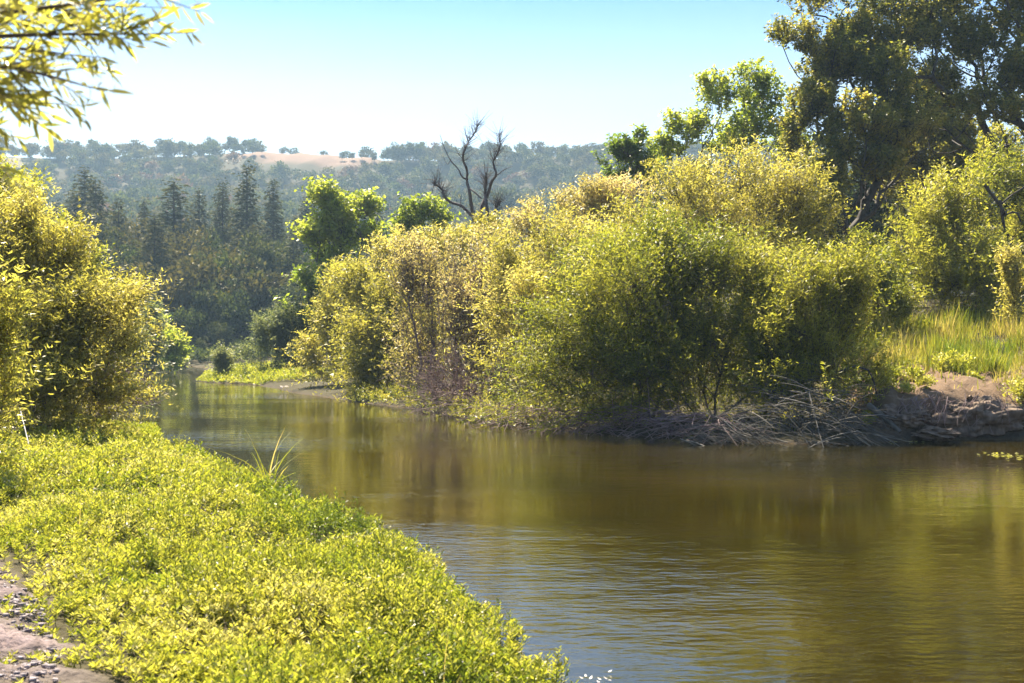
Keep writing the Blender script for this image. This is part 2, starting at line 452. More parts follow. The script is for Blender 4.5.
    make_obj(parts[1], V, Q, M[leaf], root, np.clip(ts.reshape(-1), 0, 1))
    return root

def gb(px, d, dx=0.0, dy=0.0):
    return ((px - 512) / F * d + dx, d + dy)

exec_parts = []
LEAF, DENS = 1.08, .74
SHRUB = ('stem', 'foliage')
# ------------------------------------------------------------------ shrubs and trees on the right bank
def right_bank():
    # big round willow over the water
    plant('willow_bush', 'willow', 'big round green willow bush leaning over the brush pile at the water',
          [clump(650, 305, 26, 105, 88, .8), clump(590, 335, 25, 72, 62, .8), clump(685, 285, 26.5, 80, 72, .8), clump(545, 368, 25.5, 44, 46), clump(735, 330, 26, 80, 70, .8), clump(640, 372, 25.2, 110, 40, .6),
           clump(600, 275, 27, 55, 42), clump(522, 395, 26, 24, 26)],
          [gb(700, 25.2), gb(690, 25.4, .3), gb(715, 25.6), gb(650, 26.4), gb(735, 25.2)], n=9000, k=19, L=.095, W=.022, spray=.66, up=.55, gap=0.33, gscale=.7, targets=240, seed=1,
          parts=SHRUB, tip=.007, twig=.0035, sag=.06, tb=-.05)
    plant('willow_bush', 'willow', 'upright light green willow bush between the big round willow and the eroded bank',
          [clump(815, 310, 24.5, 60, 72, .9), clump(790, 350, 24.5, 60, 45), clump(850, 305, 25, 42, 56), clump(835, 365, 24.2, 42, 44), clump(775, 300, 25.5, 50, 50), clump(800, 395, 24, 70, 28), clump(862, 385, 24, 30, 34)],
          [gb(812, 24.6), gb(825, 24.8), gb(800, 25), gb(835, 24.7)], n=4800, k=19, L=.095, W=.022, spray=.64, up=.9, gap=0.34, gscale=.6, targets=170, seed=2, parts=SHRUB, tip=.007, tb=.08, outw=.45)
    plant('willow_bush', 'willow', 'tall golden willow behind the big round willow and below the oaks',
          [clump(745, 208, 34, 85, 58, .8), clump(690, 212, 35, 60, 50), clump(800, 220, 33.5, 48, 58), clump(640, 236, 34, 60, 42), clump(765, 172, 34.5, 40, 26), clump(700, 182, 35, 45, 26), clump(760, 270, 33, 80, 40)],
          [gb(740, 34), gb(700, 34.5), gb(780, 34)], leaf='willow_gold', n=4000, k=17, L=.12, W=.032, spray=.75, up=.55, gap=0.34, gscale=1.0, targets=180, seed=3, parts=SHRUB)
    plant('willow_bush', 'willow', 'golden green willow left of the big round willow, twigs pointing up',
          [clump(560, 270, 31, 55, 50), clump(515, 280, 32, 45, 48), clump(590, 245, 32.5, 50, 36), clump(545, 310, 30, 50, 45), clump(500, 310, 31, 36, 45)],
          [gb(560, 31), gb(530, 31.5), gb(590, 31.5)], leaf='willow_gold', n=3200, k=17, L=.11, W=.028, spray=.75, up=.8, gap=0.36, gscale=.8, targets=160, seed=4, parts=SHRUB, tb=.08)
    plant('willow_bush', 'willow', 'straggly pale willow with pinkish bare twigs above the bare shrub at the water',
          [clump(455, 290, 36, 58, 48), clump(420, 280, 37, 42, 40), clump(490, 300, 35.5, 38, 58), clump(455, 325, 35.5, 50, 40), clump(475, 252, 37.5, 50, 20)],
          [gb(450, 36), gb(480, 35.8), gb(425, 37)], leaf='willow_pink', bark='bark_pink', n=3700, k=13, L=.12, W=.03, spray=.85, up=1.0, gap=0.38, gscale=.7, targets=220, seed=5, parts=SHRUB, twig=.009, tip=.012, wob=.2)
    plant('willow_bush', 'willow', 'dark based leafy bush hanging over the water beside the gravel bar',
          [clump(378, 335, 41, 48, 50), clump(400, 308, 42, 44, 44), clump(360, 298, 43, 38, 36), clump(420, 350, 40, 26, 42), clump(380, 372, 40.5, 48, 22)],
          [gb(385, 42), gb(400, 41.5)], leaf='willow_gold', n=3200, k=15, L=.14, W=.045, spray=.7, up=.45, gap=0.32, gscale=.9, targets=150, seed=6, parts=SHRUB, tb=-.1)
    plant('willow_bush', 'willow', 'yellow green bush behind the gravel bar with a domed top',
          [clump(335, 325, 49, 38, 42), clump(350, 298, 50, 36, 34), clump(318, 355, 48.5, 24, 24)],
          [gb(335, 50), gb(345, 51)], leaf='willow_gold', n=2100, k=14, L=.17, W=.05, spray=.8, up=.5, gap=0.3, gscale=1.0, targets=110, seed=7, parts=SHRUB)
    plant('willow_bush', 'willow', 'dark grey green bush between the spit willow and the domed bush',
          [clump(300, 335, 62, 26, 34), clump(308, 305, 63, 20, 26), clump(296, 365, 61, 28, 16)],
          [gb(300, 62)], leaf='dark', n=900, k=14, L=.18, W=.055, spray=.8, up=.5, gap=0.3, gscale=1.2, targets=90, seed=8, parts=SHRUB, tb=.1)
    plant('willow_bush', 'willow', 'pale silvery willow standing on the green spit',
          [clump(262, 345, 61, 24, 27), clump(282, 330, 62, 20, 26), clump(248, 358, 60, 14, 14)],
          [gb(262, 61.5), gb(272, 62)], leaf='grey_willow', n=1100, k=14, L=.17, W=.045, spray=.8, up=.8, gap=0.3, gscale=1.0, targets=90, seed=9, parts=SHRUB)
    plant('willow_bush', 'willow', 'small pale bush at the tip of the green spit',
          [clump(225, 366, 60.5, 13, 11), clump(221, 358, 60.5, 6, 7)],
          [gb(226, 60.6)], leaf='grey_willow', n=500, k=12, L=.16, W=.04, spray=.5, up=.9, gap=.15, targets=40, seed=10, parts=SHRUB, tb=.25)
    # more willow thicket behind, closing the bank
    plant('willow_bush', 'willow', 'low golden willow in front of the bare dead tree',
          [clump(420, 256, 45, 42, 24), clump(390, 270, 46, 34, 30), clump(455, 250, 45, 40, 18), clump(500, 240, 43, 40, 22)],
          [gb(420, 45), gb(455, 45), gb(490, 44)], leaf='willow_gold', n=1700, k=14, L=.15, W=.04, spray=.8, up=.7, gap=0.3, gscale=1.0, targets=110, seed=11, parts=SHRUB, tb=.1)
    plant('willow_bush', 'willow', 'golden willow low between the dead tree and the dark round tree',
          [clump(560, 220, 41, 48, 22), clump(600, 210, 40, 40, 26), clump(530, 232, 41, 30, 20), clump(640, 200, 40, 42, 26)],
          [gb(560, 41), gb(600, 40)], leaf='willow_pink', n=1700, k=14, L=.14, W=.04, spray=.9, up=.8, gap=0.34, gscale=1.0, targets=110, seed=12, parts=SHRUB, tb=0)
    # alder-like bright trees
    plant('alder_tree', 'tree', 'tall bright green tree with a two lobed crown left of the bare dead tree',
          [clump(328, 204, 64, 28, 24), clump(358, 206, 64.5, 27, 24), clump(343, 222, 64, 32, 26), clump(316, 238, 63.5, 26, 22), clump(350, 248, 64, 32, 24), clump(368, 236, 65, 20, 20), clump(328, 264, 63.5, 22, 18), clump(308, 284, 62.5, 20, 17), clump(342, 290, 64, 28, 22), clump(296, 304, 62, 22, 16), clump(330, 315, 63, 34, 22)],
          [gb(338, 64)], leaf='alder', n=1700, k=16, L=.26, W=.13, spray=1.1, up=.4, gap=0.22, gscale=1.6, targets=120, seed=13, tip=.022, rmax=.3, twig=.01, outw=.6, spread=1.0)
    plant('alder_tree', 'tree', 'small rounded bright green tree just left of the dead tree trunk',
          [clump(425, 216, 60, 30, 20), clump(405, 228, 60, 18, 16), clump(440, 226, 60, 18, 14), clump(425, 250, 60, 30, 20)],
          [gb(425, 60)], leaf='alder', n=420, k=15, L=.24, W=.12, spray=.8, up=.35, gap=0.15, gscale=1.4, targets=80, seed=14, tip=.02, rmax=.25, twig=.01, spread=1.0)
    plant('oak_tree', 'tree', 'dark green rounded tree at the left end of the tall trees',
          [clump(625, 152, 50, 24, 20), clump(640, 140, 50, 14, 11), clump(605, 162, 50, 14, 10), clump(645, 170, 50, 24, 22), clump(618, 178, 50, 18, 12)],
          [gb(632, 50)], leaf='alder', n=560, k=14, L=.17, W=.09, spray=.55, up=.35, gap=0.15, gscale=1.0, targets=80, seed=15, tip=.02, rmax=.22, twig=.01, spread=1.0, tb=-.28)
    plant('cottonwood_tree', 'tree', 'bright yellow green tree against the sky between the dark round tree and the oaks',
          [clump(720, 95, 52, 36, 26), clump(690, 125, 52, 30, 24), clump(755, 105, 53, 36, 34), clump(668, 150, 52, 24, 18), clump(735, 140, 53, 50, 30), clump(790, 140, 53, 30, 40), clump(748, 75, 52, 20, 12)],
          [gb(730, 52)], leaf='alder', n=1400, k=15, L=.2, W=.1, spray=.7, up=.4, gap=0.24, gscale=1.3, targets=150, seed=16, tip=.018, rmax=.3, twig=.009, spread=1.0, tb=.1)
    # oaks
    def oc(*a): return clump(*a)
    plant('oak_tree', 'oak', 'broad dark oak with its trunk showing just right of the golden willow',
          [oc(838, 62, 44, 36, 22), oc(800, 34, 44, 30, 12), oc(880, 75, 43, 34, 26), oc(812, 105, 43, 30, 24), oc(860, 125, 42, 42, 28), oc(905, 115, 43, 30, 30), oc(795, 135, 44, 20, 20), oc(830, 165, 42, 36, 24),
           oc(880, 165, 42, 30, 20), oc(780, 38, 44, 12, 9), oc(905, 40, 45, 36, 20), oc(850, 30, 45, 30, 16), oc(830, 200, 41, 18, 24)],
          [gb(867, 43), gb(872, 43)], leaf='oak', bark='bark_dark', n=8600, k=13, L=.13, W=.075, spray=.42, up=.35, gap=0.2, gscale=.75, targets=300, seed=17, tip=.02, rmax=.27, twig=.008, spread=1.0, wob=.25, seg=.5, pen=.3)
    plant('oak_tree', 'oak', 'huge spreading oak with crooked limbs reaching past the top of the picture',
          [oc(960, 30, 46, 50, 28), oc(1010, 60, 45, 40, 34), oc(930, 80, 46, 34, 22), oc(985, 110, 44, 36, 22), oc(1045, 20, 46, 50, 40), oc(900, 5, 46, 60, 22), oc(835, -5, 46, 46, 20), oc(960, -30, 47, 70, 40),
           oc(1060, 90, 45, 50, 40), oc(1080, -20, 47, 60, 50), oc(1020, -60, 48, 80, 40), oc(890, -45, 48, 60, 30), oc(1100, 140, 45, 40, 40)],
          [gb(992, 45), gb(998, 45)], leaf='oak', bark='bark_dark', n=13000, k=13, L=.14, W=.08, spray=.45, up=.35, gap=0.24, gscale=.85, targets=330, seed=18, tip=.024, rmax=.36, twig=.008, spread=1.0, wob=.3, seg=.5, pen=.25)
    plant('oak_tree', 'oak', 'slender dark oak with thin upright stems between the two big oaks',
          [oc(925, 150, 52, 30, 34), oc(900, 175, 53, 26, 30), oc(950, 120, 53, 30, 30), oc(915, 110, 54, 36, 30), oc(960, 170, 52, 30, 30), oc(990, 150, 54, 40, 30)],
          [gb(905, 51), gb(918, 52), gb(925, 52.5)], leaf='oak', bark='bark_dark', n=3800, k=12, L=.17, W=.09, spray=.5, up=.4, gap=0.15, gscale=1.0, targets=90, seed=19, tip=.03, rmax=.17, twig=.009, spread=1.0, tb=.12)
    # dark woods further up the slope
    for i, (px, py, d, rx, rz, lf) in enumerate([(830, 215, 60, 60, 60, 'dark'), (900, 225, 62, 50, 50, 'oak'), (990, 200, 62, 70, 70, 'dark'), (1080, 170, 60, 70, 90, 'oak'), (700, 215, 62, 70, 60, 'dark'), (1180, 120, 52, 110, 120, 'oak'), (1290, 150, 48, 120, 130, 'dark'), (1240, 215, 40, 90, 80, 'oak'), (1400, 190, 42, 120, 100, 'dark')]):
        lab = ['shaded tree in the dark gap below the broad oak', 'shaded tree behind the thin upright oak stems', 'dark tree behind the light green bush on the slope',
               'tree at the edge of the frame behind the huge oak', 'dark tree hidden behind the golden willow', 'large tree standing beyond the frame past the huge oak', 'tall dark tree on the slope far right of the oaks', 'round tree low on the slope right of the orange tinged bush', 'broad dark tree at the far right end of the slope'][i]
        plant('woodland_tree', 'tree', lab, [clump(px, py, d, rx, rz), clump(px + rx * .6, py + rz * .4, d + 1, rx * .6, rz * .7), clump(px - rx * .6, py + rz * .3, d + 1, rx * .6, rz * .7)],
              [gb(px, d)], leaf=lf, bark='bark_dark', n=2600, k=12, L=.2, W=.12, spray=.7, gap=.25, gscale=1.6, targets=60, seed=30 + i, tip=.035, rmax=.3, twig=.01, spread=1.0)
    # light green bushes on the slope at the right
    plant('slope_bush', 'bush', 'large light green bush on the slope behind the tall grass',
          [clump(968, 205, 35, 52, 46), clump(1000, 180, 36, 44, 44), clump(930, 235, 35, 42, 40), clump(960, 265, 34, 62, 40), clump(1030, 230, 36, 44, 56), clump(910, 262, 34, 26, 36)],
          [gb(965, 35), gb(990, 35), gb(940, 34.6)], leaf='willow', n=5200, k=17, L=.12, W=.032, spray=.62, up=.75, gap=0.34, gscale=.8, targets=170, seed=20, parts=SHRUB, tb=.08)
    plant('slope_bush', 'bush', 'small shaded bush between the upright willow and the large slope bush',
          [clump(880, 285, 32, 34, 30), clump(862, 262, 33, 26, 28), clump(895, 310, 31, 22, 22)],
          [gb(880, 32)], leaf='willow', n=1200, k=15, L=.11, W=.034, spray=.5, up=.6, gap=0.34, gscale=.7, targets=80, seed=21, parts=SHRUB, tb=0)
    plant('slope_bush', 'bush', 'small orange tinged bush at the foot of the large slope bush',
          [clump(1014, 275, 31, 18, 26), clump(1040, 285, 31, 26, 26)],
          [gb(1016, 31), gb(1040, 31)], leaf='willow_gold', n=700, k=15, L=.1, W=.035, spray=.4, up=1.0, gap=.25, gscale=.6, targets=50, seed=22, parts=SHRUB, tb=.15)

def bare_shrub(label, cl, bases, n, seed, bark='bark_pink', name='bare_shrub'):
    r = np.random.default_rng(500 + seed)
    bases = [np.array([b[0], b[1], max(hgt(b[0], b[1]), 0) - .05]) for b in bases]
    p = sample_clumps(cl, n, r, 1.3); p = p[p[:, 2] > .05]
    nodes, par = skeleton(bases, p, r, .25, .35, .35, .05)
    (V, Q), rad = skeleton_mesh(nodes, par, .008, .4, .06, 4)
    mb = MB(); mb.add(V, Q)
    k = r.choice(len(nodes), n * 4); d = norm(norm(nodes[k] - np.mean(bases, 0)) + r.normal(size=(n * 4, 3)) * .7)
    V, Q = segs(nodes[k], nodes[k] + d * r.uniform(.15, .5, (n * 4, 1)), .006, .003); mb.add(V, Q)
    o = mb.build(name, M[bark], None, True)
    tag(o, label, 'shrub')

def dead_tree():
    d = 50.0; k = 6.21
    def W(pts, seed):
        r = np.random.default_rng(seed)
        out = []
        z = 0
        for i, (x, y) in enumerate(pts):
            p = P(420 + x / k, 120 + y / k, d); out.append(p)
        out = np.array(out)
        # give the limbs depth of their own
        off = np.cumsum(r.normal(size=len(out)) * .28); out[:, 1] += off - off[0]
        # smooth by one Chaikin pass
        q = [out[0]]
        for a, b in zip(out[:-1], out[1:]): q += [a * .75 + b * .25, a * .25 + b * .75]
        q.append(out[-1]); return np.array(q)
    base = P(472, 0, d); gz = hgt(base[0], d)
    root = empty('dead_tree', (base[0], d, gz))
    tag(root, 'leafless dead tree with twisted dark limbs standing above the golden bushes', 'dead tree')
    def add(name, pts, r0, r1, seed, parent, start=None):
        c = W(pts, seed)
        if start is not None: c[:, 1] += start - c[0, 1]
        u = np.linspace(0, 1, len(c)); V, Q = tube(c, .62 * (r0 + (r1 - r0) * u ** .8), 6)
        return c, (V, Q)
    sets = [
        ([(340, 640), (320, 540), (310, 450), (290, 380), (300, 330), (265, 255), (290, 190), (305, 150), (345, 100), (365, 55)], .16, .03,
         [([(305, 150), (285, 100), (283, 50)], .04, .015), ([(292, 375), (265, 370), (245, 315), (195, 270), (160, 200), (132, 115)], .08, .015), ([(305, 430), (345, 465), (385, 505)], .07, .06), ([(195, 270), (170, 285), (150, 240)], .03, .012), ([(265, 255), (240, 230), (225, 190)], .03, .01), ([(345, 100), (362, 90), (372, 70)], .02, .01)]),
        ([(335, 610), (290, 560), (250, 525), (190, 510), (150, 480), (140, 430), (120, 410), (88, 400)], .13, .07,
         [([(88, 400), (100, 375), (60, 355), (10, 358)], .05, .012), ([(90, 400), (75, 470), (60, 530)], .035, .012), ([(250, 525), (255, 480), (235, 450)], .04, .012)]),
        ([(440, 640), (415, 570), (408, 490), (405, 430), (410, 360)], .15, .11, []),
        ([(375, 600), (385, 520), (425, 460), (440, 390), (480, 355), (460, 300), (455, 260), (485, 220), (500, 170), (490, 98)], .17, .025,
         [([(500, 170), (522, 142)], .03, .012), ([(480, 355), (530, 320), (575, 312)], .05, .012), ([(458, 262), (440, 225), (425, 208)], .04, .012), ([(485, 220), (465, 190), (455, 165)], .03, .01), ([(490, 140), (505, 120), (508, 95)], .02, .008)]),
        ([(440, 635), (460, 590), (470, 550), (485, 512)], .09, .05, []),
    ]
    # trunk down to the ground, hidden by the bushes
    mb = MB(); a = P(420 + 340 / k, 120 + 640 / k, d); b = P(420 + 440 / k, 120 + 640 / k, d); c = P(420 + 378 / k, 120 + 600 / k, d); g = np.array([base[0], d, gz - .1])
    for q, r0 in ((a, .17), (b, .16), (c, .17)):
        V, Q = tube([g, g + (q - g) * .5 + np.array([0, .1, 0]), q], [.28, .2, r0 * .98], 8); mb.add(V, Q)
    mb.build('trunk', M['dead'], root, True)
    for i, (pts, r0, r1, subs) in enumerate(sets):
        main, (V, Q) = add('limb', pts, r0, r1, 40 + i, root, d)
        mb = MB(); mb.add(V, Q)
        for j, (sp, a0, a1) in enumerate(subs):
            s0 = P(420 + sp[0][0] / k, 120 + sp[0][1] / k, d)
            near = main[np.argmin((main[:, 0] - s0[0]) ** 2 + (main[:, 2] - s0[2]) ** 2)]
            _, (V, Q) = add('b', sp, a0, a1, 60 + i * 9 + j, root, near[1]); mb.add(V, Q)
        # fine twigs
        r = np.random.default_rng(80 + i); nn = 95
        idx = r.choice(len(main) // 2, nn) + len(main) // 2
        dd = norm(r.normal(size=(nn, 3)) * .7 + np.array([0, 0, .9]))
        V, Q = segs(main[idx], main[idx] + dd * r.uniform(.25, 1.0, (nn, 1)), .011, .004); mb.add(V, Q)
        mb.build('limb', M['dead'], root, True)

# ------------------------------------------------------------------ left bank bushes
def left_bank():
    plant('willow_bush', 'willow', 'big yellow green willow arching from the near bank over the water',
          [clump(98, 318, 19.5, 50, 38), clump(62, 275, 20, 52, 44), clump(118, 345, 19, 32, 32), clump(60, 340, 19, 52, 52), clump(22, 236, 20.5, 46, 36), clump(122, 322, 19.5, 30, 26), clump(85, 380, 19, 46, 26), clump(15, 270, 20, 60, 70), clump(40, 392, 18.5, 60, 28), clump(100, 400, 19, 44, 16), clump(-20, 390, 18.5, 50, 40)],
          [gb(28, 19.3), gb(40, 19.5), gb(15, 19.2), gb(50, 19.8)], leaf='willow_gold', n=6000, k=19, L=.085, W=.02, spray=.5, up=.5, gap=0.36, gscale=.55, targets=230, seed=51, skirt=.34, parts=SHRUB, tip=.006, twig=.003, tb=.03, sag=-.04)
    plant('willow_bush', 'willow', 'leafy willow with longer leaves at the left edge, closest to the path',
          [clump(0, 345, 12.5, 34, 50), clump(5, 390, 12.5, 30, 28), clump(-30, 300, 12.8, 44, 60), clump(15, 320, 12.5, 20, 20), clump(-60, 360, 12.5, 50, 50)],
          [gb(-30, 12.8), gb(-20, 12.9)], leaf='near_leaf', n=1150, k=17, L=.075, W=.019, spray=.4, up=.5, gap=0.3, gscale=.4, targets=90, seed=52, parts=SHRUB, tip=.005, twig=.003)
    plant('willow_bush', 'willow', 'tall willow at the left edge rising behind the arching willow',
          [clump(14, 208, 26, 44, 34), clump(46, 244, 27, 44, 34), clump(80, 280, 28, 34, 30), clump(-24, 186, 26, 50, 46), clump(102, 308, 28, 32, 26), clump(34, 205, 26, 20, 22), clump(-10, 260, 26, 90, 60)],
          [gb(20, 27), gb(60, 27.5), gb(-20, 26.5)], leaf='willow', n=3600, k=16, L=.105, W=.03, spray=.6, up=.6, gap=0.36, gscale=.7, targets=150, seed=53, parts=SHRUB, tb=.12)
    plant('round_bush', 'bush', 'grey green bush at the water behind the purple bare twigs',
          [clump(125, 355, 34, 22, 26), clump(108, 385, 33, 26, 24), clump(85, 340, 35, 34, 36), clump(60, 370, 34, 40, 30)],
          [gb(100, 34)], leaf='grey_willow', n=1700, k=14, L=.12, W=.035, spray=.5, gap=.25, targets=70, seed=54, parts=SHRUB)
    bare_shrub('tangle of bare purple twigs hanging over the water below the arching willow',
               [clump(110, 385, 22, 34, 22), clump(135, 388, 22.5, 22, 18), clump(90, 365, 22, 36, 30), clump(125, 400, 22.3, 30, 10)], [gb(70, 22), gb(85, 22.2)], 170, 1)
    bare_shrub('bare grey pink shrub half in the water left of the big round willow',
               [clump(470, 392, 30.5, 44, 20), clump(450, 372, 32, 26, 30), clump(485, 402, 29.8, 28, 12), clump(430, 388, 33, 16, 20), clump(500, 375, 30, 18, 26)], [gb(475, 32), gb(455, 32.6), gb(490, 31), gb(440, 33.5)], 430, 2)
    # two bushes at the far end on the left
    plant('round_bush', 'bush', 'yellow green bush on the left shore where the river bends',
          [clump(172, 348, 80, 17, 18), clump(160, 340, 82, 16, 22), clump(183, 356, 79, 10, 9)],
          [gb(170, 81)], leaf='alder', n=1100, k=12, L=.28, W=.11, spray=.8, gap=.25, gscale=1.4, targets=50, seed=55, parts=SHRUB, tb=.1)
    plant('round_bush', 'bush', 'tall pale bush on the left shore just behind the twiggy overhang',
          [clump(148, 330, 70, 20, 26), clump(135, 345, 69, 22, 22)],
          [gb(142, 71)], leaf='grey_willow', n=1100, k=12, L=.24, W=.08, spray=.8, gap=.25, gscale=1.4, targets=50, seed=56, parts=SHRUB)

def overhang():
    """willow standing left of the frame, its nearest branches hang into the picture"""
    r = np.random.default_rng(5)
    bx, by = -3.3, 3.6
    g = hgt(bx, by)
    root = empty('willow_tree', (bx, by, g))
    tag(root, 'willow whose leafy branch tips hang into the sky from above the path', 'willow')
    mb = MB()
    crotch = np.array([bx + .25, by - .1, 2.3])
    V, Q = tube([(bx, by, g - .1), (bx + .05, by, 1.3), crotch], [.13, .1, .08], 10); mb.add(V, Q)
    tips = []
    # (pixel, distance) of the branch ends and their way points
    br = [((-60, 20), (80, 14), (186, -2), 3.1), ((-60, 40), (60, 40), (160, 40), 3.0), ((-70, 60), (30, 70), (112, 92), 3.0), ((-60, 70), (0, 92), (42, 108), 2.9),
          ((-80, -10), (30, -30), (130, -35), 3.2), ((-60, 50), (20, 50), (90, 60), 3.3), ((-70, 30), (0, 25), (70, 28), 3.4), ((-80, 100), (-20, 125), (6, 150), 3.3), ((-80, 20), (-20, 60), (30, 100), 3.5), ((-90, 0), (10, 5), (110, 20), 3.6),
          ((-90, -40), (40, -70), (200, -90), 3.4), ((-90, 30), (-30, 10), (30, 2), 2.9)]
    lp, ldr, lz = [], [], []
    for a, b, c, d in br:
        b = (b[0] - 22, b[1] - 8); c = (c[0] - 26, c[1] - 6)
        A = P(a[0], a[1], d); B = P(b[0], b[1], d + r.normal() * .1); C = P(c[0], c[1], d + r.normal() * .15)
        u = np.linspace(0, 1, 9)[:, None]
        path = (1 - u) ** 2 * A + 2 * u * (1 - u) * B + u * u * C
        V, Q = tube(np.vstack([crotch, (crotch + A) / 2 + [0, 0, .15], path]), np.linspace(.010, .0022, 11), 6); mb.add(V, Q)
        for j in range(12):
            t = r.uniform(.12, 1) if j else 1.0
            q = (1 - t) ** 2 * A + 2 * t * (1 - t) * B + t * t * C
            d0 = norm(2 * (1 - t) * (B - A) + 2 * t * (C - B)); dd = norm(d0 + r.normal(size=3) * .5 * (j > 0) + np.array([0, 0, .05]))
            Lt = r.uniform(.12, .26)
            V, Q = segs(q[None], (q + dd * Lt)[None], .0028, .001); mb.add(V, Q)
            m = 11
            tt = (np.arange(m) + .5) / m
            pp = q + dd * (Lt * tt)[:, None]
            pe = norm(np.cross(dd[None], r.normal(size=(m, 3))))
            lp.append(pp); ldr.append(norm(dd * .75 + pe * .65 + np.array([0, 0, -.2]))); lz.append(np.full(m, r.normal() * .12))
    mb.build('trunk', M['bark'], root, True)
    p = np.concatenate(lp); d = np.concatenate(ldr); n = len(p)
    # curved lance leaves, three quads each
    L_ = r.uniform(.042, .072, n)[:, None]; W_ = L_ * r.uniform(.17, .24, (n, 1))
    side = norm(np.cross(d, r.normal(size=(n, 3)))); nn = np.cross(d, side)
    rows = []
    for u, w in ((0, .06), (.3, .9), (.65, .8), (1, .04)):
        c = p + d * L_ * u - nn * L_ * .18 * u * u
        rows += [c + side * W_ * w * .5, c - side * W_ * w * .5]
    V = np.stack(rows, 1).reshape(-1, 3)
    i = np.arange(n)[:, None] * 8
    Q = np.concatenate([i + np.array([[0, 1, 3, 2]]), i + np.array([[2, 3, 5, 4]]), i + np.array([[4, 5, 7, 6]])], 0)
    t = np.clip(.55 + np.concatenate(lz) + r.normal(size=n) * .18, 0, 1)
    make_obj('crown', V, Q, M['near_leaf'], root, np.tile(t, 3))

# ------------------------------------------------------------------ low growth
def in_frame(p, m=40):
    px = 512 + p[:, 0] / p[:, 1] * F
    return (px > -m) & (px < 1024 + m)

def rosettes(name, label, base, hts, mat, k, L, W, r, tb, flowers=None, lean=.25, stemr=.0022):
    n = len(base)
    up = norm(np.array([0, 0, 1.0]) + r.normal(size=(n, 3)) * lean)
    t = .25 + .75 * np.sqrt((np.arange(k)[None] + r.random((n, k))) / k)
    pos = base[:, None] + up[:, None] * (hts[:, None] * t)[..., None]
    ang = np.arange(k)[None] * 2.4 + r.random((n, 1)) * 6.28 + r.normal(size=(n, k)) * .3
    rise = (.15 + 1.0 * t ** 2 * r.uniform(.5, 1.3, (n, k)))
    d = norm(np.stack([np.cos(ang), np.sin(ang), rise], -1))
    s = (1.1 - .35 * t) * r.uniform(.7, 1.2, (n, k))
    V, Q = leaves(pos.reshape(-1, 3), d.reshape(-1, 3), (L * s).ravel(), (W * s).ravel(), r, .2, .5)
    T = np.clip((tb[:, None] + .08 * r.normal(size=(n, k)) + .12 * (t - .6)).ravel(), 0, 1)
    o = make_obj(name, V, Q, mat, None, T)
    return o, base + up * hts[:, None]

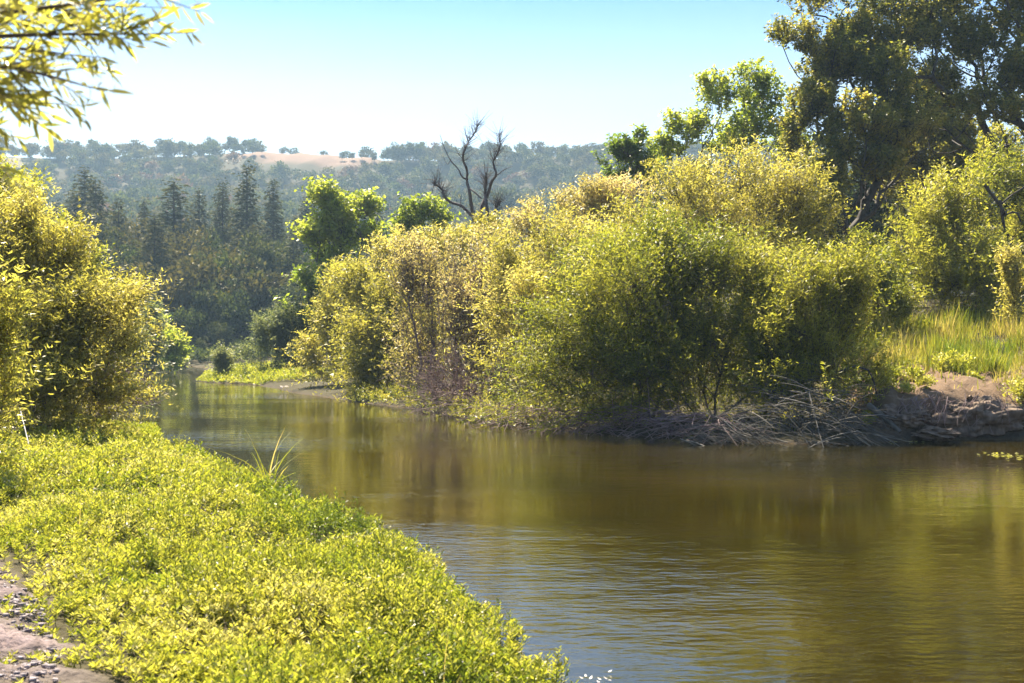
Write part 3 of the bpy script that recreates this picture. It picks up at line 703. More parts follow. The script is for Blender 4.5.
def near_mat():
    r = np.random.default_rng(11)
    B, H, T = [], [], []
    for y0, y1, dens in ((3.6, 7, 520), (7, 10, 360), (10, 15, 200), (15, 26, 110)):
        n = int(dens * (y1 - y0) * 14)
        y = r.uniform(y0, y1, n); x = r.uniform(-14, 1.2, n)
        ok = (x / y * F + 512 > -60) & (x > -14)
        x, y = x[ok], y[ok]
        s = river_sd(x, y)
        ok = (s > -.15 + .22 * vnoise(np.stack([x, y], 1), .45, 77))
        x, y, s = x[ok], y[ok], s[ok]
        B.append(np.stack([x, y, s], 1)); 
    b = np.concatenate(B); x, y, s = b.T
    xy = b[:, :2]
    soil = x - soil_edge(y) + .35 * vnoise(xy, .5, 20)
    keep = (r.random(len(x)) < np.clip(.03 + soil * 1.3, 0, 1)) & (x - np.interp(y, [16, 20, 26], [-30, -7.9, -9.0]) > 0)
    keep &= ~((y < 5.5) & (x < -2.2) & (r.random(len(x)) < .8))
    x, y, s, soil, xy = x[keep], y[keep], s[keep], soil[keep], xy[keep]
    z = np.maximum(height(x, y), -.02)
    mound = .5 + .7 * vnoise(xy, .75, 31) + .35 * vnoise(xy, .3, 32)
    edge = sstep(.0, 2.2, soil)
    h = (.05 + .27 * edge * np.clip(.35 + .65 * mound, .12, 1.4)) * r.uniform(.75, 1.2, len(x))
    h *= .55 + .45 * sstep(-.2, .5, s)
    tb = .50 + .20 * vnoise(xy, 1.3, 33) + .12 * vnoise(xy, .4, 34) + .16 * (1 - edge) - .10 * sstep(1.2, .2, s) + .1 * r.normal(size=len(x)) + np.where(r.random(len(x)) < .04, .35, 0)
    base = np.stack([x, y, z], 1)
    far = y > 11
    out = MB()
    for m, k, L_, W_ in ((~far, 12, .052, .0155), (far, 9, .075, .024)):
        o, tops = rosettes('t', '', base[m], h[m], M['mat'], k, L_, W_, r, tb[m])
        me = o.data; nv = len(me.vertices); V = np.zeros(nv * 3, np.float32); me.vertices.foreach_get('co', V)
        T_ = np.zeros(len(me.polygons), np.float32); me.attributes['tint'].data.foreach_get('value', T_)
        out.add(V.reshape(-1, 3), np.arange(nv).reshape(-1, 4), T_)
        bpy.data.objects.remove(o)
        V, Q = segs(base[m], tops, .003, .002); out.add(V, Q, np.full(len(Q), .15))
    o = out.build('primrose_mat', M['mat'])
    tag(o, 'dense carpet of bright yellow green leafy plants covering the near bank', 'ground cover', kind='stuff')
    n = 1500; i = r.choice(len(x), n); keepb = vnoise(xy[i], .8, 55) > .1; i = i[keepb]; n = len(i)
    V, Q = blades(base[i], h[i] * r.uniform(1.0, 1.7, n) + .03, r.uniform(.004, .009, n), r, .6, 4)
    o = make_obj('bank_grass', V, Q, M['grass'], None, np.repeat(np.clip(.6 + .3 * r.normal(size=n), 0, 1), 4))
    tag(o, 'thin grass blades growing up through the leafy carpet', 'grass', kind='stuff')
    # pale petals and dry bits caught in the carpet
    n = 1500; i = r.choice(len(x), n)
    p = base[i] + np.array([0, 0, 1]) * (h[i] * r.uniform(.75, 1.05, n))[:, None] + r.normal(size=(n, 3)) * .02
    d = norm(r.normal(size=(n, 3)) * np.array([1, 1, .4]))
    V, Q = leaves(p, d, r.uniform(.012, .034, n), r.uniform(.008, .016, n), r)
    o = make_obj('fallen_petals', V, Q, M['flower'], None, r.random(n))
    tag(o, 'pale dry petals and bits scattered over the green carpet', 'petals', kind='stuff')
    # dark leafy hummock and the low tongue of plants reaching into the water
    n = 2600; px = r.uniform(60, 163, n); d = r.uniform(22.6, 25.5, n)
    x = (px - 512) / F * d; w = r.random(n)
    s = river_sd(x, d); ok = (px < 160 - (d - 22.6) * 2) & (s > -2.2)
    b = np.stack([x, d, np.maximum(height(x, d), 0)], 1)[ok]; m = len(b)
    o, _ = rosettes('water_plants', '', b, r.uniform(.1, .22, m) + .12 * sstep(140, 60, px[ok]), M['mat'], 9, .09, .03, r, np.full(m, .38) + .1 * r.normal(size=m))
    tag(o, 'low green tongue of water plants reaching out below the arching willow', 'water plants', kind='stuff')
    # stones and clods on the path
    n = 9000; y = r.uniform(3.5, 9.5, n); x = soil_edge(y) - np.abs(r.normal(size=n)) * 1.0 + .25
    ok = (x / y * F + 512 > -40); x, y = x[ok], y[ok]; n = len(x)
    z = height(x, y) + .05
    oc = norm(np.array([(1, 1, 1), (1, -1, 1), (-1, -1, 1), (-1, 1, 1), (1, 1, -1), (1, -1, -1), (-1, -1, -1), (-1, 1, -1)], float))
    V = oc[None] * (1 + .35 * r.normal(size=(n, 8, 1))) * (.003 + .02 * r.random((n, 1, 1)) ** 4) * np.array([1.3, 1.1, .7]) + np.stack([x, y, z], 1)[:, None]
    q = np.array([(0, 3, 2, 1), (4, 5, 6, 7), (0, 1, 5, 4), (1, 2, 6, 5), (2, 3, 7, 6), (3, 0, 4, 7)])
    Q = (np.arange(n)[:, None, None] * 8 + q[None]).reshape(-1, 4)
    o = make_obj('gravel', V.reshape(-1, 3), Q, bark_mat('stone', (.14, .115, .12), (.30, .25, .26), 20))
    tag(o, 'pinkish grey clods and small stones on the bare path', 'gravel', kind='stuff')

def blades(base, ht, wd, r, lean=.35, k=4, dirs=None):
    """curved tapering grass blades made of k quads"""
    n = len(base); a = r.uniform(0, 6.28, n) if dirs is None else dirs
    ld = np.stack([np.cos(a), np.sin(a), 0 * a], 1); b2 = a + np.pi / 2 + r.normal(size=n) * .6
    sd = np.stack([np.cos(b2), np.sin(b2), 0 * a], 1)
    ln = np.abs(lean * r.uniform(.2, 1.4, n))[:, None]
    rows = []
    for j in range(k + 1):
        u = j / k
        c = base + np.array([0, 0, 1]) * (ht[:, None] * (u - .35 * ln * u * u)) + ld * ht[:, None] * ln * u ** 2
        w = wd[:, None] * (1 - u ** 1.6) * .5 + .0006
        rows += [c + sd * w, c - sd * w]
    V = np.stack(rows, 1).reshape(-1, 3)
    i = np.arange(n)[:, None] * 2 * (k + 1)
    Q = np.stack([i + np.array([[2 * j, 2 * j + 1, 2 * j + 3, 2 * j + 2]]) for j in range(k)], 1).reshape(-1, 4)
    return V, Q

def grasses():
    r = np.random.default_rng(21)
    # tall grass on the right bank terrace
    n = 30000; y = r.uniform(26.2, 33, n); x = r.uniform(8.3, 19, n); far_ = r.random(n) < .22; x[far_] += 9; y[far_] -= 1.5
    s = river_sd(x, y)
    nn = vnoise(np.stack([x, y], 1), .9, 41)
    ok = (s > 2.9 + .5 * nn) & (r.random(n) < .75 + .4 * nn) & (x > 8.7 - .0 * y + .3 * nn)
    x, y, nn = x[ok], y[ok], nn[ok]; m = len(x)
    b = np.stack([x, y, height(x, y) - .02], 1)
    ht = (.44 + .30 * nn) * r.uniform(.5, 1.3, m); ht = np.maximum(ht, .1)
    V, Q = blades(b, ht, r.uniform(.012, .028, m), r, .35, 3)
    T = np.clip(.54 + .3 * vnoise(b[:, :2], 1.3, 42) + r.normal(size=m) * .15 + .12 * sstep(28, 31, y), 0, 1)
    o = make_obj('tall_grass', V, Q, M['grass'], None, np.repeat(T, 3))
    tag(o, 'yellow green tall grass on the terrace above the eroded bank', 'grass', kind='stuff')
    # thin grass and weeds on the slope and along the bank
    n = 34000; y = r.uniform(22, 48, n); x = r.uniform(-3, 24, n); s = river_sd(x, y)
    nn = vnoise(np.stack([x, y], 1), 1.1, 43)
    ok = (s > .9) & (r.random(n) < .25 + .5 * nn + .2 * (y > 34)); x, y, nn = x[ok], y[ok], nn[ok]; m = len(x)
    b = np.stack([x, y, height(x, y) - .02], 1)
    V, Q = blades(b, r.uniform(.08, .32, m), r.uniform(.012, .03, m), r, .5, 2)
    T = np.clip(.6 + .25 * nn + r.normal(size=m) * .2, 0, 1)
    o = make_obj('slope_grass', V, Q, M['grass'], None, np.repeat(T, 2))
    tag(o, 'short dry grass and weeds thinly covering the right bank', 'grass', kind='stuff')
    # green spit
    n = 9000; y = r.uniform(54, 78, n); x = r.uniform(-22, -8, n); s = river_sd(x, y)
    ok = (s > -.15) & (s < 5); x, y, s = x[ok], y[ok], s[ok]; m = len(x)
    b = np.stack([x, y, np.maximum(height(x, y), 0)], 1)
    o, _ = rosettes('spit_plants', '', b, r.uniform(.2, .5, m) * (.4 + .6 * sstep(0, 1.5, s)), M['mat'], 7, .2, .07, r, np.full(m, .45) + .12 * r.normal(size=m))
    tag(o, 'bright green low plants covering the spit in the river', 'plants', kind='stuff')
    # growth hanging over the waterline
    n = 2300; i = r.uniform(0, 1, n); yy = np.interp(i, [0, .45, .8, 1], [23.0, 30, 42, 52]); y = yy + r.normal(size=n) * .5
    a_ = river[30:43]; a_ = a_[np.argsort(a_[:, 1])]
    x = np.interp(y, a_[:, 1], a_[:, 0]) + r.uniform(-.7, 1.8, n); s = river_sd(x, y); ok = (s > -.45) & (s < 1.3) & (x < 7.3)
    x, y = x[ok], y[ok]; m = len(x); b = np.stack([x, y, np.maximum(height(x, y), 0)], 1)
    o, tops = rosettes('bank_undergrowth', '', b, r.uniform(.2, .75, m), M['oak'], 12, .12, .035, r, np.full(m, .45) + .2 * r.normal(size=m), lean=.5)
    tag(o, 'dark leafy undergrowth hanging over the waterline below the right bank willows', 'undergrowth', kind='stuff')
    # far shore undergrowth
    n = 7000; y = r.uniform(103, 122, n); x = r.uniform(-70, -12, n); s = river_sd(x, y)
    ok = (s > -.1); x, y = x[ok], y[ok]; m = len(x)
    b = np.stack([x, y, np.maximum(height(x, y), 0)], 1)
    o, _ = rosettes('undergrowth', '', b, r.uniform(.4, 1.3, m), M['dark'], 7, .45, .2, r, np.full(m, .5) + .2 * r.normal(size=m))
    tag(o, 'dark undergrowth along the far shore at the bend', 'undergrowth', kind='stuff')
    # reed tuft at the near waterline
    def tuft(name, label, cat, x, y, n, h, w, lean, tb, seed, mat='grass', spread=.06, group=None):
        r = np.random.default_rng(seed)
        z = max(hgt(x, y), 0)
        b = np.array([x, y, z]) + r.normal(size=(n, 3)) * np.array([spread, spread, 0])
        V, Q = blades(b, h * r.uniform(.55, 1.1, n), w * r.uniform(.7, 1.2, n), r, lean, 5)
        o = make_obj(name, V, Q, M[mat], None, np.clip(np.repeat(tb + r.normal(size=n) * .15, 5), 0, 1))
        tag(o, label, cat, group)
    x, y = (269 - 512) / F * 13.3, 13.3
    tuft('reed_tuft', 'tuft of long arching reed blades standing at the near waterline', 'reeds', x, y, 20, 1.0, .024, .75, .6, 71, spread=.06)
    tuft('grass_tuft', 'thin upright grass blades beside the reed tuft at the waterline', 'grass', (228 - 512) / F * 15.5, 15.5, 7, .36, .009, .35, .6, 72, spread=.09)
    tuft('grass_tuft', 'round green grass clump on the eroded bank', 'grass', (993 - 512) / F * 26.2, 26.2, 260, .5, .018, .45, .42, 73, spread=.16)
    tuft('grass_tuft', 'narrow pale dry grass clump above the dark hollow of the bank', 'grass', (1012 - 512) / F * 24.4, 24.4, 90, .5, .015, .5, .8, 74, spread=.22)
    tuft('grass_tuft', 'low bright clump of blades beside the round leafed weed', 'grass', (962 - 512) / F * 26, 26.0, 140, .34, .02, .5, .4, 75, spread=.14)
    tuft('dry_stalks', 'few tall pale dry stalks standing in the tall grass', 'dry stalks', (951 - 512) / F * 29.5, 29.5, 9, 1.25, .02, .2, .95, 76, spread=.1)
    # leafy weeds on the bank
    weeds = [(948, 26.2, .55, 150, 'largest leafy weed with round leaves at the top of the eroded bank', .62), (893, 25.6, .4, 90, 'low leafy weed at the foot of the upright willow', .45), (915, 25.4, .3, 60, 'low leafy weed between the upright willow and the dark hollow', .5),
             (882, 24.4, .4, 80, 'yellow green weed on the bank slope close to the brush pile', .6), (905, 23.8, .25, 40, 'small weed low on the bare slope left of the dark hollow', .7), (925, 23.9, .25, 36, 'small bright weed right beside the dark hollow', .7),
             (870, 23.5, .32, 60, 'weed sprouting at the right end of the brush pile', .5), (975, 25.6, .22, 50, 'flat weed on the rim right above the dark hollow', .55), (1020, 23.7, .5, 110, 'pale leafy weed hanging over the bank at the frame edge', .75)]
    for i, (px, d, h, n, lab, tb) in enumerate(weeds):
        rr = np.random.default_rng(90 + i); x, y = (px - 512) / F * d, d
        b = np.array([x, y, 0]) + rr.normal(size=(n, 3)) * np.array([h * .26, h * .22, 0]); b[:, 2] = height(b[:, 0], b[:, 1]) - .02
        o, _ = rosettes('leafy_weed', lab, b, h * rr.uniform(.5, 1.1, n), M['mat'], 8, .085, .05, rr, np.full(n, tb) + .1 * rr.normal(size=n), lean=.4)
        tag(o, lab, 'weed', 'weeds on the eroded bank')

# ------------------------------------------------------------------ brush pile, bank, floating bits
def brush():
    r = np.random.default_rng(31)
    mb = MB()
    def stick(a, d, L_, r0, bend):
        u = np.linspace(0, 1, 7)[:, None]
        side = norm(np.cross(d, r.normal(size=3)))
        p = a + d * L_ * u + side * bend * L_ * np.sin(u * 2.2) + np.array([0, 0, -.22]) * L_ * u ** 2
        V, Q = tube(p, r0 * (1 - .75 * u[:, 0]), 4); mb.add(V, Q)
    # the main pile, stems swept down to the water on the right
    for i in range(640):
        px = r.uniform(700, 880); u = (px - 700) / 180
        d = r.uniform(22.0, 24.2)
        x = (px - 512) / F * d
        top = .25 + 1.15 * math.exp(-((px - 800) / 60) ** 2) + .35 * (px > 840)
        z = r.uniform(0.05, top) * max(0.2, 1 - (23.6 - d) * .22)
        dd = norm(np.array([r.normal() * .5 + .75, -.35 + r.normal() * .4, r.normal() * .3 - .1]))
        if r.random() < .25: dd = norm(np.array([-.8, r.normal() * .5, r.normal() * .3 + .2]))
        stick(np.array([x - dd[0] * .5, d, z]), dd, r.uniform(.4, 1.7), .003 + .018 * r.random() ** 3, r.normal() * .16)
    o = mb.build('brush_pile', M['bark_grey'], None, True)
    tag(o, 'grey pile of dead stems washed against the foot of the willows', 'brush pile', kind='stuff')
    mb = MB()
    for i in range(760):
        px = r.uniform(415, 730); d = np.interp(px, [415, 460, 500, 560, 700, 730], [34.8, 30.6, 26.9, 25.4, 23.2, 22.9]) + r.uniform(-.5, 1.0)
        x = (px - 512) / F * d
        dd = norm(np.array([r.normal(), -.3 + r.normal() * .4, r.normal() * .25]))
        stick(np.array([x, d, r.uniform(.02, .55)]), dd, r.uniform(.4, 1.5), r.uniform(.005, .014), r.normal() * .12)
    o = mb.build('dead_twigs', M['bark_pink'], None, True)
    tag(o, 'brown dead twigs along the waterline under the big round willow', 'dead twigs', kind='stuff')
    # a thick fallen log in the pile
    a = P(868, 405, 23.4); b = P(900, 432, 22.9)
    mb = MB(); V, Q = tube([a, (a + b) / 2 + [0, 0, .03], b], [.07, .06, .045], 8); mb.add(V, Q)
    tag(mb.build('fallen_log', M['bark_grey'], None, True), 'thick pale log end sticking out of the brush pile', 'log')
    mb = MB(); pts = [P(x, y, 23.2) for x, y in ((838, 372), (855, 366), (868, 370), (874, 382), (878, 400))]
    V, Q = tube(pts, [.02, .022, .022, .018, .012], 6); mb.add(V, Q)
    tag(mb.build('arched_branch', M['bark_dark'], None, True), 'dark bent branch arching out beside the upright willow', 'branch')
    # dark crooked branch at the right edge
    mb = MB()
    for pts, r0 in ((((985, 185), (1000, 205), (1006, 215), (1012, 212), (1018, 213), (1021, 222)), .05), (((1000, 200), (1004, 225), (1010, 240), (1018, 246), (1030, 262)), .05), (((1000, 205), (1012, 195), (1035, 180)), .035), (((1010, 240), (1014, 262), (1016, 300)), .06)):
        q = [P(x, y, 33.2) for x, y in pts]; V, Q = tube(q, np.linspace(r0, r0 * .5, len(q)), 6); mb.add(V, Q)
    tag(mb.build('crooked_stem', M['bark_dark'], None, True), 'dark crooked bare stem in front of the large slope bush', 'stem')
    # pale pole leaning at the foot of the left willow
    a = P(20, 408, 16.5); b = P(34, 444, 15.2); b[2] = hgt(b[0], b[1])
    mb = MB(); V, Q = tube([a, b], [.008, .009], 6); mb.add(V, Q)
    tag(mb.build('pale_stick', bark_mat('pale_wood', (.35, .34, .32), (.5, .49, .47)), None, True), 'pale straight stick leaning at the foot of the arching willow', 'stick')
    # clods / root mass of the eroded bank
    def lump(name, label, cat, c, s, seed, mat):
        rr = np.random.default_rng(seed)
        nu, nv = 110, 64
        U, Vv = np.meshgrid(np.linspace(0, 2 * np.pi, nu, endpoint=False), np.linspace(-1.45, 1.45, nv))
        n = np.stack([np.cos(U) * np.cos(Vv), np.sin(U) * np.cos(Vv), np.sin(Vv)], -1).reshape(-1, 3)
        k = 1 + .22 * vnoise(n + seed, .45, seed) + .10 * vnoise(n, .16, seed + 1) + .07 * np.abs(vnoise(n, .08, seed + 2)) + .035 * vnoise(n, .035, seed + 4)
        V = c + n * s * k[:, None]
        I = np.arange(nu * nv).reshape(nv, nu); J = np.roll(I, -1, 1)
        Q = np.stack([I[:-1], J[:-1], J[1:], I[1:]], -1).reshape(-1, 4)
        o = make_obj(name, V, Q, mat, None, smooth=False); tag(o, label, cat)
    soil = bark_mat('bank_soil', (.06, .04, .028), (.22, .155, .11), 9)
    lump('earth_block', 'rounded dark block of earth slumped at the water below the bank rim', 'earth bank', P(972, 420, 23.6) , np.array([.95, .45, .42]), 1, soil)
    lump('earth_block', 'smaller clod of earth left of the slumped block', 'earth bank', P(905, 418, 23.3), np.array([.5, .35, .25]), 2, soil)
    lump('earth_block', 'clod of pale earth at the waterline near the brush pile', 'earth bank', P(935, 434, 22.9), np.array([.4, .28, .13]), 3, soil)
    mb = MB()
    for i in range(70):
        px = r.uniform(900, 1010); a = P(px, r.uniform(392, 405), 23.2 + r.uniform(-.1, .3))
        dd = norm(np.array([r.normal() * .5 - .3, -.3, -1])); L_ = r.uniform(.2, .8)
        u = np.linspace(0, 1, 5)[:, None]; p = a + dd * L_ * u + r.normal(size=(1, 3)) * .1 * np.sin(u * 3)
        V, Q = tube(p, np.linspace(.009, .003, 5), 4); mb.add(V, Q)
    tag(mb.build('bank_roots', M['bark_pink'], None, True), 'thin roots dangling from the rim of the eroded bank', 'roots', kind='stuff')
    # gravel bar
    rr = np.random.default_rng(77); n = 1500
    px = rr.uniform(282, 338, n); d = 50.5 + (335 - px) * .055 + rr.normal(size=n) * .35
    V = rr.normal(size=(n, 8, 3)) * .02; oc = norm(np.array([(1, 1, 1), (1, -1, 1), (-1, -1, 1), (-1, 1, 1), (1, 1, -1), (1, -1, -1), (-1, -1, -1), (-1, 1, -1)], float))
    V = V + oc[None] * rr.uniform(.04, .12, (n, 1, 1)) * np.array([1.2, 1, .6]) + np.stack([(px - 512) / F * (d - 2.4), d - 2.4, np.full(n, .03)], 1)[:, None]
    q = np.array([(0, 3, 2, 1), (4, 5, 6, 7), (0, 1, 5, 4), (1, 2, 6, 5), (2, 3, 7, 6), (3, 0, 4, 7)])
    o = make_obj('gravel_bar', V.reshape(-1, 3), (np.arange(n)[:, None, None] * 8 + q[None]).reshape(-1, 4), bark_mat('bar_stone', (.28, .24, .2), (.5, .42, .36), 9))
    tag(o, 'pale gravel bar at the water between the spit and the leafy bush', 'gravel', kind='stuff')
    # floating leaves
    for i, (px, py, n, lab) in enumerate([(1003, 455, 26, 'patch of floating yellow leaves on the water at the right'), (903, 442, 12, 'small floating leaves at the foot of the eroded bank'), (1018, 457, 14, 'pale floating leaves at the frame edge'), (590, 679, 9, 'few pale petals floating by the tip of the green carpet')]):
        d = CAMZ * F / (py - HOR); sz = .09 if i < 3 else .03
        c = np.array([(px - 512) / F * d, d, .012]); rr = np.random.default_rng(200 + i)
        p = c + rr.normal(size=(n, 3)) * np.array([.22, .16, 0]) * (sz / .09); dd = norm(rr.normal(size=(n, 3)) * np.array([1, 1, .08]))
        V = []; 
        sd = norm(np.cross(dd, np.array([0, 0, 1.0])))
        V = np.stack([p, p + dd * sz * .5 + sd * sz * .3, p + dd * sz + np.array([0, 0, .01]), p + dd * sz * .5 - sd * sz * .3], 1).reshape(-1, 3)
        o = make_obj('floating_leaves', V, np.arange(4 * n).reshape(n, 4), M['mat' if i != 3 else 'flower'], None, rr.uniform(.6, 1, n)); tag(o, lab, 'leaves', kind='stuff')

# ------------------------------------------------------------------ far woods
def conifer_mesh(h, seed):
    r = np.random.default_rng(seed)
    P_, D_, S_ = [], [], []; A, B = [], []
    z = h * .10
    while z < h:
        u = z / h; rad = (h * .19) * (1 - u) ** .85 * r.uniform(.75, 1.15) + .15
        nb = int(5 + 3 * (1 - u))
        a0 = r.uniform(0, 6.28)
        for j in range(nb):
            if r.random() < .12: continue
            a = a0 + j * 6.28 / nb + r.normal() * .2; rr = rad * r.uniform(.7, 1.15)
            dirv = np.array([math.cos(a), math.sin(a), -.18 + .5 * u]); dirv = dirv / np.linalg.norm(dirv)
            base = np.array([0, 0, z]); A.append(base); B.append(base + dirv * rr)
            m = max(6, int(rr * 15))
            t = r.uniform(.15, 1.05, m)
            p = base + dirv * (rr * t)[:, None] + np.array([0, 0, -.12]) * (t ** 2 * rr)[:, None] + r.normal(size=(m, 3)) * .3
            side = np.cross(dirv, [0, 0, 1]); sgn = r.choice([-1, 1], m)[:, None]
            d = norm(dirv * .7 + side * sgn * r.uniform(.2, 1, (m, 1)) + np.array([0, 0, -.35]))
            P_.append(p); D_.append(d)
        z += h * .022 * r.uniform(.8, 1.3)
    p = np.concatenate(P_); d = np.concatenate(D_)
    V, Q = leaves(p, d, r.uniform(.35, .7, len(p)), r.uniform(.14, .28, len(p)), r, .3)
    T = np.clip(.45 + r.normal(size=len(p)) * .2 + .15 * vnoise(p, 2.5, seed), 0, 1)
    Vt, Qt = tube([(0, 0, -.3), (.05, 0, h * .5), (0, 0, h * .98)], [h * .016, h * .009, .03], 7)
    Vs, Qs = segs(np.array(A), np.array(B), .045, .012)
    return (V, Q, T), (np.vstack([Vt, Vs]), np.vstack([Qt, Qs + len(Vt)]))

def broad_mesh(h, w, seed, nq=900, q=.6, trunk_frac=.3, ncl=9, openness=0.0):
    r = np.random.default_rng(seed)
    C = []; 
    for i in range(ncl):
        a = r.uniform(0, 6.28); rr = w * .32 * math.sqrt(r.random()); zz = h * (trunk_frac + (1 - trunk_frac) * r.uniform(.25, .82))
        C.append((np.array([math.cos(a) * rr, math.sin(a) * rr, zz]), np.array([w * .25, w * .25, h * .15]) * r.uniform(.75, 1.25)))
    C.append((np.array([0, 0, h * .55]), np.array([w * .36, w * .36, h * .3])))
    p = sample_clumps(C, nq, r, 2.2, openness, w * .12, seed)
    p = p[p[:, 2] > h * .08]
    d = norm(norm(p - np.array([0, 0, h * .45])) + r.normal(size=p.shape) * .6)
    V, Q = leaves(p, d, q * r.uniform(.7, 1.3, len(p)), q * .62 * r.uniform(.7, 1.3, len(p)), r, .3)
    T = np.clip(.45 + .2 * r.normal(size=len(p)) + .25 * vnoise(p, w * .25, seed), 0, 1)
    ends = np.array([c[0] for c in C])
    nodes, par = skeleton([np.array([0, 0, -.3])], np.vstack([[0, 0, h * .3], ends]), r, 1.0, .3, .15)
    (Vb, Qb), _ = skeleton_mesh(nodes, par, .06, .5, .3, 4)
    return (V, Q, T), (Vb, Qb)

def proto(kind, fol, trunk, leafmat, bark, parts=('crown', 'trunk')):
    """mesh data of one tree: (crown mesh, trunk mesh)"""
    V, Q, T = fol
    a = make_obj(parts[0], V, Q, leafmat, None, T); ma = a.data; bpy.data.objects.remove(a)
    b = make_obj(parts[1], trunk[0], trunk[1], bark, None, smooth=True); mb_ = b.data; bpy.data.objects.remove(b)
    return ma, mb_

def place(name, meshes, loc, s, rz, label, cat, group):
    root = empty(name, loc); root.scale = (s[0], s[0], s[1]); root.rotation_euler = (0, 0, rz)
    tag(root, label, cat, group)
    for nm, me in zip(('crown', 'trunk'), meshes):
        c = bpy.data.objects.new(nm, me); col.objects.link(c); c.parent = root

def far_woods():
    r = np.random.default_rng(61)
    con = [proto('c', *conifer_mesh(20, 300 + i), M['conifer'], M['bark_dark']) for i in range(5)]
    # (pixel x, top y, distance)
    spots = [(88, 182, 150), (106, 170, 140), (122, 165, 138), (137, 190, 150), (176, 180, 140), (196, 205, 150), (222, 186, 148), (244, 184, 140),
             (276, 190, 146), (294, 218, 150), (306, 205, 160), (148, 236, 126), (254, 236, 130), (318, 230, 160), (70, 195, 155), (332, 244, 165), (50, 200, 160), (98, 226, 130),
             (30, 205, 160), (10, 210, 165), (-15, 200, 160), (358, 246, 170), (378, 240, 175), (400, 250, 170), (285, 250, 128)]
    for i, (px, ty, d) in enumerate(spots):
        px += r.normal() * 6; ty += r.normal() * 13; x = (px - 512) / F * d; g = hgt(x, d); top = CAMZ + (HOR - ty) / F * d
        s = (top - g) / 20; 
        lab = 'dark conifer in the stand of conifers beyond the river bend'
        place('conifer', con[i % 5], (x, d, g), (s * r.uniform(.9, 1.5), s), r.uniform(0, 6.28), lab, 'conifer', 'conifers beyond the river bend')
    # broadleaf trees and bushes along the far shore
    bm = [proto('b', *broad_mesh(8, 7.5, 320 + i, 2600, .42, .12, 12, .2), M[m_], M['bark_dark']) for i, m_ in enumerate(['dark', 'hill_b', 'dark', 'hill', 'hill'])]
    b2 = [proto('b', *broad_mesh(17, 9 + 2 * i, 380 + i, 5200, .5, .1, 20, .34), M[m_], M['bark_dark']) for i, m_ in enumerate(['hill', 'dark', 'hill_b'])]
    shore = [(112, 226, 131), (143, 246, 128), (168, 218, 132), (190, 252, 127), (206, 232, 133), (236, 244, 130), (262, 230, 128), (288, 240, 133), (88, 240, 126), (308, 250, 130), (95, 215, 158), (128, 212, 156), (168, 218, 155), (200, 226, 150), (235, 220, 157), (262, 232, 150), (300, 236, 150), (146, 246, 138), (222, 246, 136), (60, 222, 155), (150, 300, 115), (168, 262, 120), (190, 308, 114), (205, 282, 119), (222, 318, 113), (236, 292, 117), (250, 270, 122), (262, 312, 113), (278, 300, 116), (292, 278, 121), (180, 290, 124), (215, 258, 124), (238, 255, 126),
             (268, 260, 124), (300, 262, 125), (130, 290, 118), (110, 280, 120), (85, 300, 116), (60, 290, 120), (320, 285, 118), (30, 300, 118), (0, 295, 120), (345, 290, 120), (197, 338, 111), (168, 335, 112), (240, 340, 110.5), (280, 335, 112)]
    for i, (px, ty, d) in enumerate(shore):
        x = (px - 512) / F * d; g = hgt(x, d); top = CAMZ + (HOR - ty) / F * d; s = (top - g) / 7.6
        tall = (top - g) > 11
        if tall: s *= 7.6 / 16
        lab = 'leafy tree in the dark row along the far shore below the conifers'
        place('shore_tree', b2[i % 3] if tall else bm[i % 5], (x, d, g), (s * r.uniform(.8, 1.05), s), r.uniform(0, 6.28), lab, 'tree', 'leafy trees along the far shore')
    # wooded hill
    hm = [proto('h', *broad_mesh(8.5, 8.5, 340 + i, 1000, .75, .12, 9, .15), M[m_], M['bark_dark']) for i, m_ in enumerate(['hill', 'hill', 'hill_b', 'hill', 'dark', 'hill_b', 'hill_r', 'hill'])]
    hd = [broad_mesh(8.5, 8.5, 360 + i, 420, 1.0, .12, 7, .1) for i in range(5)]
    pts = []
    rows = np.concatenate([np.arange(165, 410, 7.5), np.arange(410, 522, 5.6)])
    for y in rows:
        w = .62 * y
        for x in np.arange(-w, .42 * y, 6.6):
            X = x + r.normal() * 2.4; Y = y + r.normal() * 2.6
            if abs(X) > 420: continue
            pts.append((X, Y))
    pts = np.array(pts)
    e = np.hypot((pts[:, 0] + 90) / 41, (pts[:, 1] - 492) / 24)
    e2 = np.hypot((pts[:, 0] + 225) / 20, (pts[:, 1] - 488) / 14)
    pts = pts[(e > 1.0 + .1 * r.normal(size=len(pts)) * (e > .8)) & (e2 > 1)]
    # near the crest keep gaps so single crowns stand on the skyline
    zz = height(pts[:, 0], pts[:, 1])
    px = 512 + pts[:, 0] / pts[:, 1] * F
    vis = (px > -20) & (px < 640)
    ang = (zz + 8 - CAMZ) / pts[:, 1]
    order = np.argsort(pts[:, 1])
    ind = [i for i in order if vis[i]]
    ridge = [i for i in ind if pts[i, 1] > 470]
    slope = [i for i in ind if pts[i, 1] <= 470 and pts[i, 1] > 185]
    pick = set(ridge[::3][:90]) | set(slope[:150])
    mats = ['hill', 'hill_b', 'dark', 'hill_r']
    buf = {m_: MB() for m_ in mats}
    cn = vnoise(pts, 45, 81)
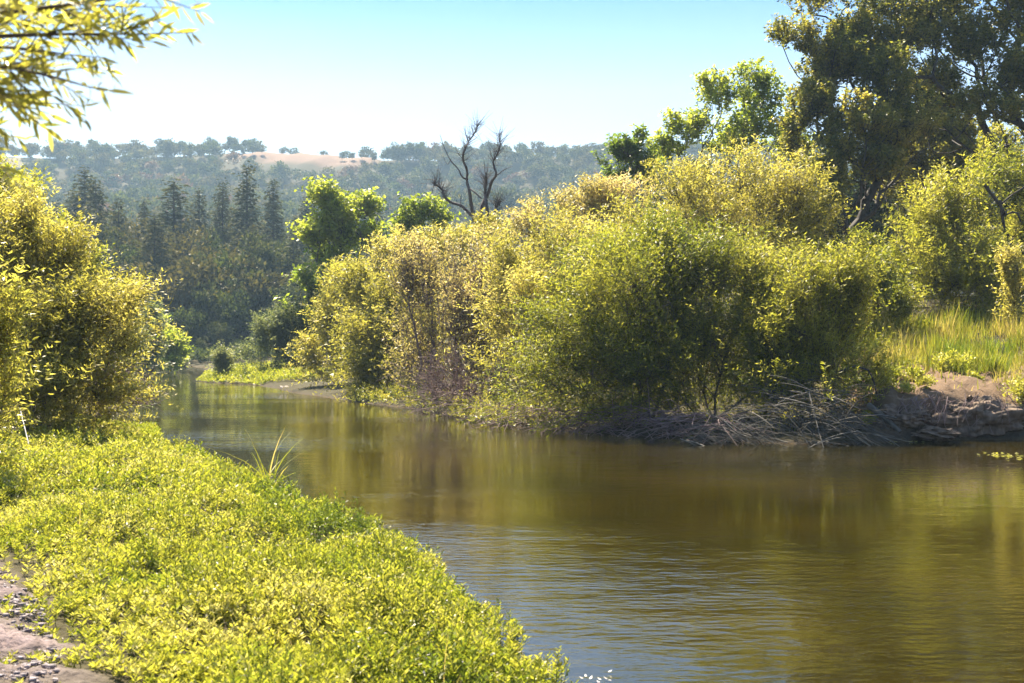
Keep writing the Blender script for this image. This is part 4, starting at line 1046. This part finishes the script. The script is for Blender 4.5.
    for i in range(len(pts)):
        x, y = pts[i]; g = zz[i]; s = r.uniform(.7, 1.3) * (1.0 if y < 430 else .82); sz = s * r.uniform(.8, 1.15); a = r.uniform(0, 6.28)
        if i in pick:
            k = int(r.integers(0, 6)) if r.random() > .04 else 6
            crest = y > 470
            lab = 'round crowned tree on the crest of the hazy far hill' if crest else 'round crowned tree on the lower slope of the wooded hill'
            place('hill_tree', hm[k], (x, y, g), (s, sz), a, lab, 'tree', 'trees on the hill crest' if crest else 'trees on the hill slope')
        else:
            (V, Q, T), _ = hd[int(r.integers(0, 5))]
            ca, sa = math.cos(a), math.sin(a)
            W = V * np.array([s, s, sz]); W = np.stack([W[:, 0] * ca - W[:, 1] * sa, W[:, 0] * sa + W[:, 1] * ca, W[:, 2]], 1) + np.array([x, y, g])
            u = r.random() + .15 * cn[i]
            m_ = 'hill' if u < .55 else ('hill_b' if u < .82 else ('dark' if u < .97 else 'hill_r'))
            buf[m_].add(W, Q, np.clip(T + r.normal() * .15, 0, 1))
    for m_, nm, lab in (('hill', 'hill_wood', 'green part of the far off wood covering the hill'), ('hill_b', 'hill_wood', 'olive part of the far off wood covering the hill'), ('dark', 'hill_wood', 'darkest part of the far off wood covering the hill'), ('hill_r', 'hill_wood', 'russet part of the far off wood covering the hill')):
        if buf[m_].n: tag(buf[m_].build(nm, M[m_]), lab, 'wood', kind='stuff')
    # single trees standing out on the skyline
    def sky_at(px, ty, d, meshes, name, label, cat, wd=1.0, group=None):
        x = (px - 512) / F * d; g = hgt(x, d); top = CAMZ + (HOR - ty) / F * d; s = max(.3, (top - g) / 8.0)
        place(name, meshes, (x, d, g), (s * wd, s), r.uniform(0, 6), label, cat, group)
    sm = (con[0][0], con[0][1])
    x = (168 - 512) / F * 492; g = hgt(x, 492); s = (CAMZ + (HOR - 141) / F * 492 - g) / 20
    place('conifer', con[1], (x, 492, g), (s * 2.0, s), 0, 'single pointed conifer standing above the skyline of the far hill', 'conifer', None)
    for px, ty in ((342, 151), (352, 152), (362, 150), (374, 152), (388, 148), (398, 143), (408, 141), (418, 143), (430, 147), (445, 144), (452, 148), (468, 146), (480, 150), (500, 153), (515, 152), (530, 156), (548, 156), (566, 155), (585, 158), (243, 146), (252, 145), (262, 148), (232, 150), (215, 150), (200, 150), (60, 150), (80, 150), (110, 151), (30, 155)):
        sky_at(px, ty, 496, hm[int(r.integers(0, 5))], 'hill_tree', 'round crowned tree on the crest of the hazy far hill', 'tree', r.uniform(.7, 1.1), 'trees on the hill crest')

# ------------------------------------------------------------------ air, light, camera
def air():
    x0, x1, y0, y1, z0, z1 = -960, 960, -180, 1260, -4, 150
    V = np.array([(x0, y0, z0), (x1, y0, z0), (x1, y1, z0), (x0, y1, z0), (x0, y0, z1), (x1, y0, z1), (x1, y1, z1), (x0, y1, z1)], float)
    Q = [(0, 3, 2, 1), (4, 5, 6, 7), (0, 1, 5, 4), (1, 2, 6, 5), (2, 3, 7, 6), (3, 0, 4, 7)]
    m, t, N = nt('haze_air'); out = N('ShaderNodeOutputMaterial'); v = N('ShaderNodeVolumePrincipled')
    v.inputs['Color'].default_value = (.50, .74, 1, 1); v.inputs['Density'].default_value = HAZE; v.inputs['Anisotropy'].default_value = .2
    t.links.new(v.outputs[0], out.inputs['Volume'])
    o = make_obj('haze', V, Q, m); tag(o, 'thin blue haze filling the valley air', kind='stuff')

HAZE = .0004
SUN_EL, SUN_AZ = 54, -22      # degrees; azimuth measured from straight ahead, negative = to the left

def lights():
    w = bpy.data.worlds.new('World'); sc.world = w; w.use_nodes = True
    t = w.node_tree; t.nodes.clear(); N = t.nodes.new; L = t.links.new
    out = N('ShaderNodeOutputWorld'); bg = N('ShaderNodeBackground'); sky = N('ShaderNodeTexSky')
    sky.sky_type = 'NISHITA'; sky.sun_disc = False; sky.sun_elevation = R(SUN_EL); sky.sun_rotation = R(SUN_AZ)
    sky.air_density = 1.0; sky.dust_density = .8; sky.ozone_density = 1.5
    bg.inputs[1].default_value = .055
    tc = N('ShaderNodeTexCoord'); sx = N('ShaderNodeSeparateXYZ'); mr = N('ShaderNodeValToRGB')
    ramp(mr, [(0, (1.0, .93, .86)), (.15, (.98, .93, .87)), (.225, (.9, .90, .90)), (.27, (.62, .77, .90)), (.315, (.27, .58, .80)), (.35, (.80, .98, 1.2)), (.5, (.95, 1.1, 1.2))])
    mm = N('ShaderNodeVectorMath'); mm.operation = 'MULTIPLY'
    L(tc.outputs['Generated'], sx.inputs[0]); L(sx.outputs['Z'], mr.inputs[0])
    L(sky.outputs[0], mm.inputs[0]); L(mr.outputs[0], mm.inputs[1]); L(mm.outputs[0], bg.inputs[0]); L(bg.outputs[0], out.inputs[0])
    s = bpy.data.lights.new('sun', 'SUN'); s.energy = 5.0; s.angle = R(.5); s.color = (1, .88, .67)
    o = bpy.data.objects.new('sun', s); col.objects.link(o)
    el, az = R(SUN_EL), R(SUN_AZ)
    to_sun = Vector((math.sin(az) * math.cos(el), math.cos(az) * math.cos(el), math.sin(el)))
    o.rotation_euler = to_sun.to_track_quat('Z', 'Y').to_euler()

def camera():
    c = bpy.data.cameras.new('camera'); c.sensor_width = 36; c.lens = F / 1024 * 36; c.clip_end = 4000; c.clip_start = .05
    o = bpy.data.objects.new('camera', c); col.objects.link(o)
    o.location = (0, 0, CAMZ); o.rotation_euler = (R(90) + math.atan((HOR - 341.5) / F), 0, 0)
    c.dof.use_dof = True; c.dof.focus_distance = 24; c.dof.aperture_fstop = 4.5
    sc.camera = o

build_ground(); build_water()
right_bank(); dead_tree(); left_bank(); overhang()
near_mat(); grasses(); brush(); far_woods()
air(); lights(); camera()

sc.view_settings.view_transform = 'Standard'; sc.view_settings.look = 'None'
sc.view_settings.exposure = 2.0; sc.view_settings.gamma = 1
cy = sc.cycles
cy.max_bounces = 8; cy.diffuse_bounces = 5; cy.glossy_bounces = 3; cy.transmission_bounces = 4; cy.volume_bounces = 0; cy.transparent_max_bounces = 4
cy.use_denoising = True; cy.adaptive_threshold = .02
cy.sample_clamp_indirect = 6
cy.caustics_reflective = False; cy.caustics_refractive = False
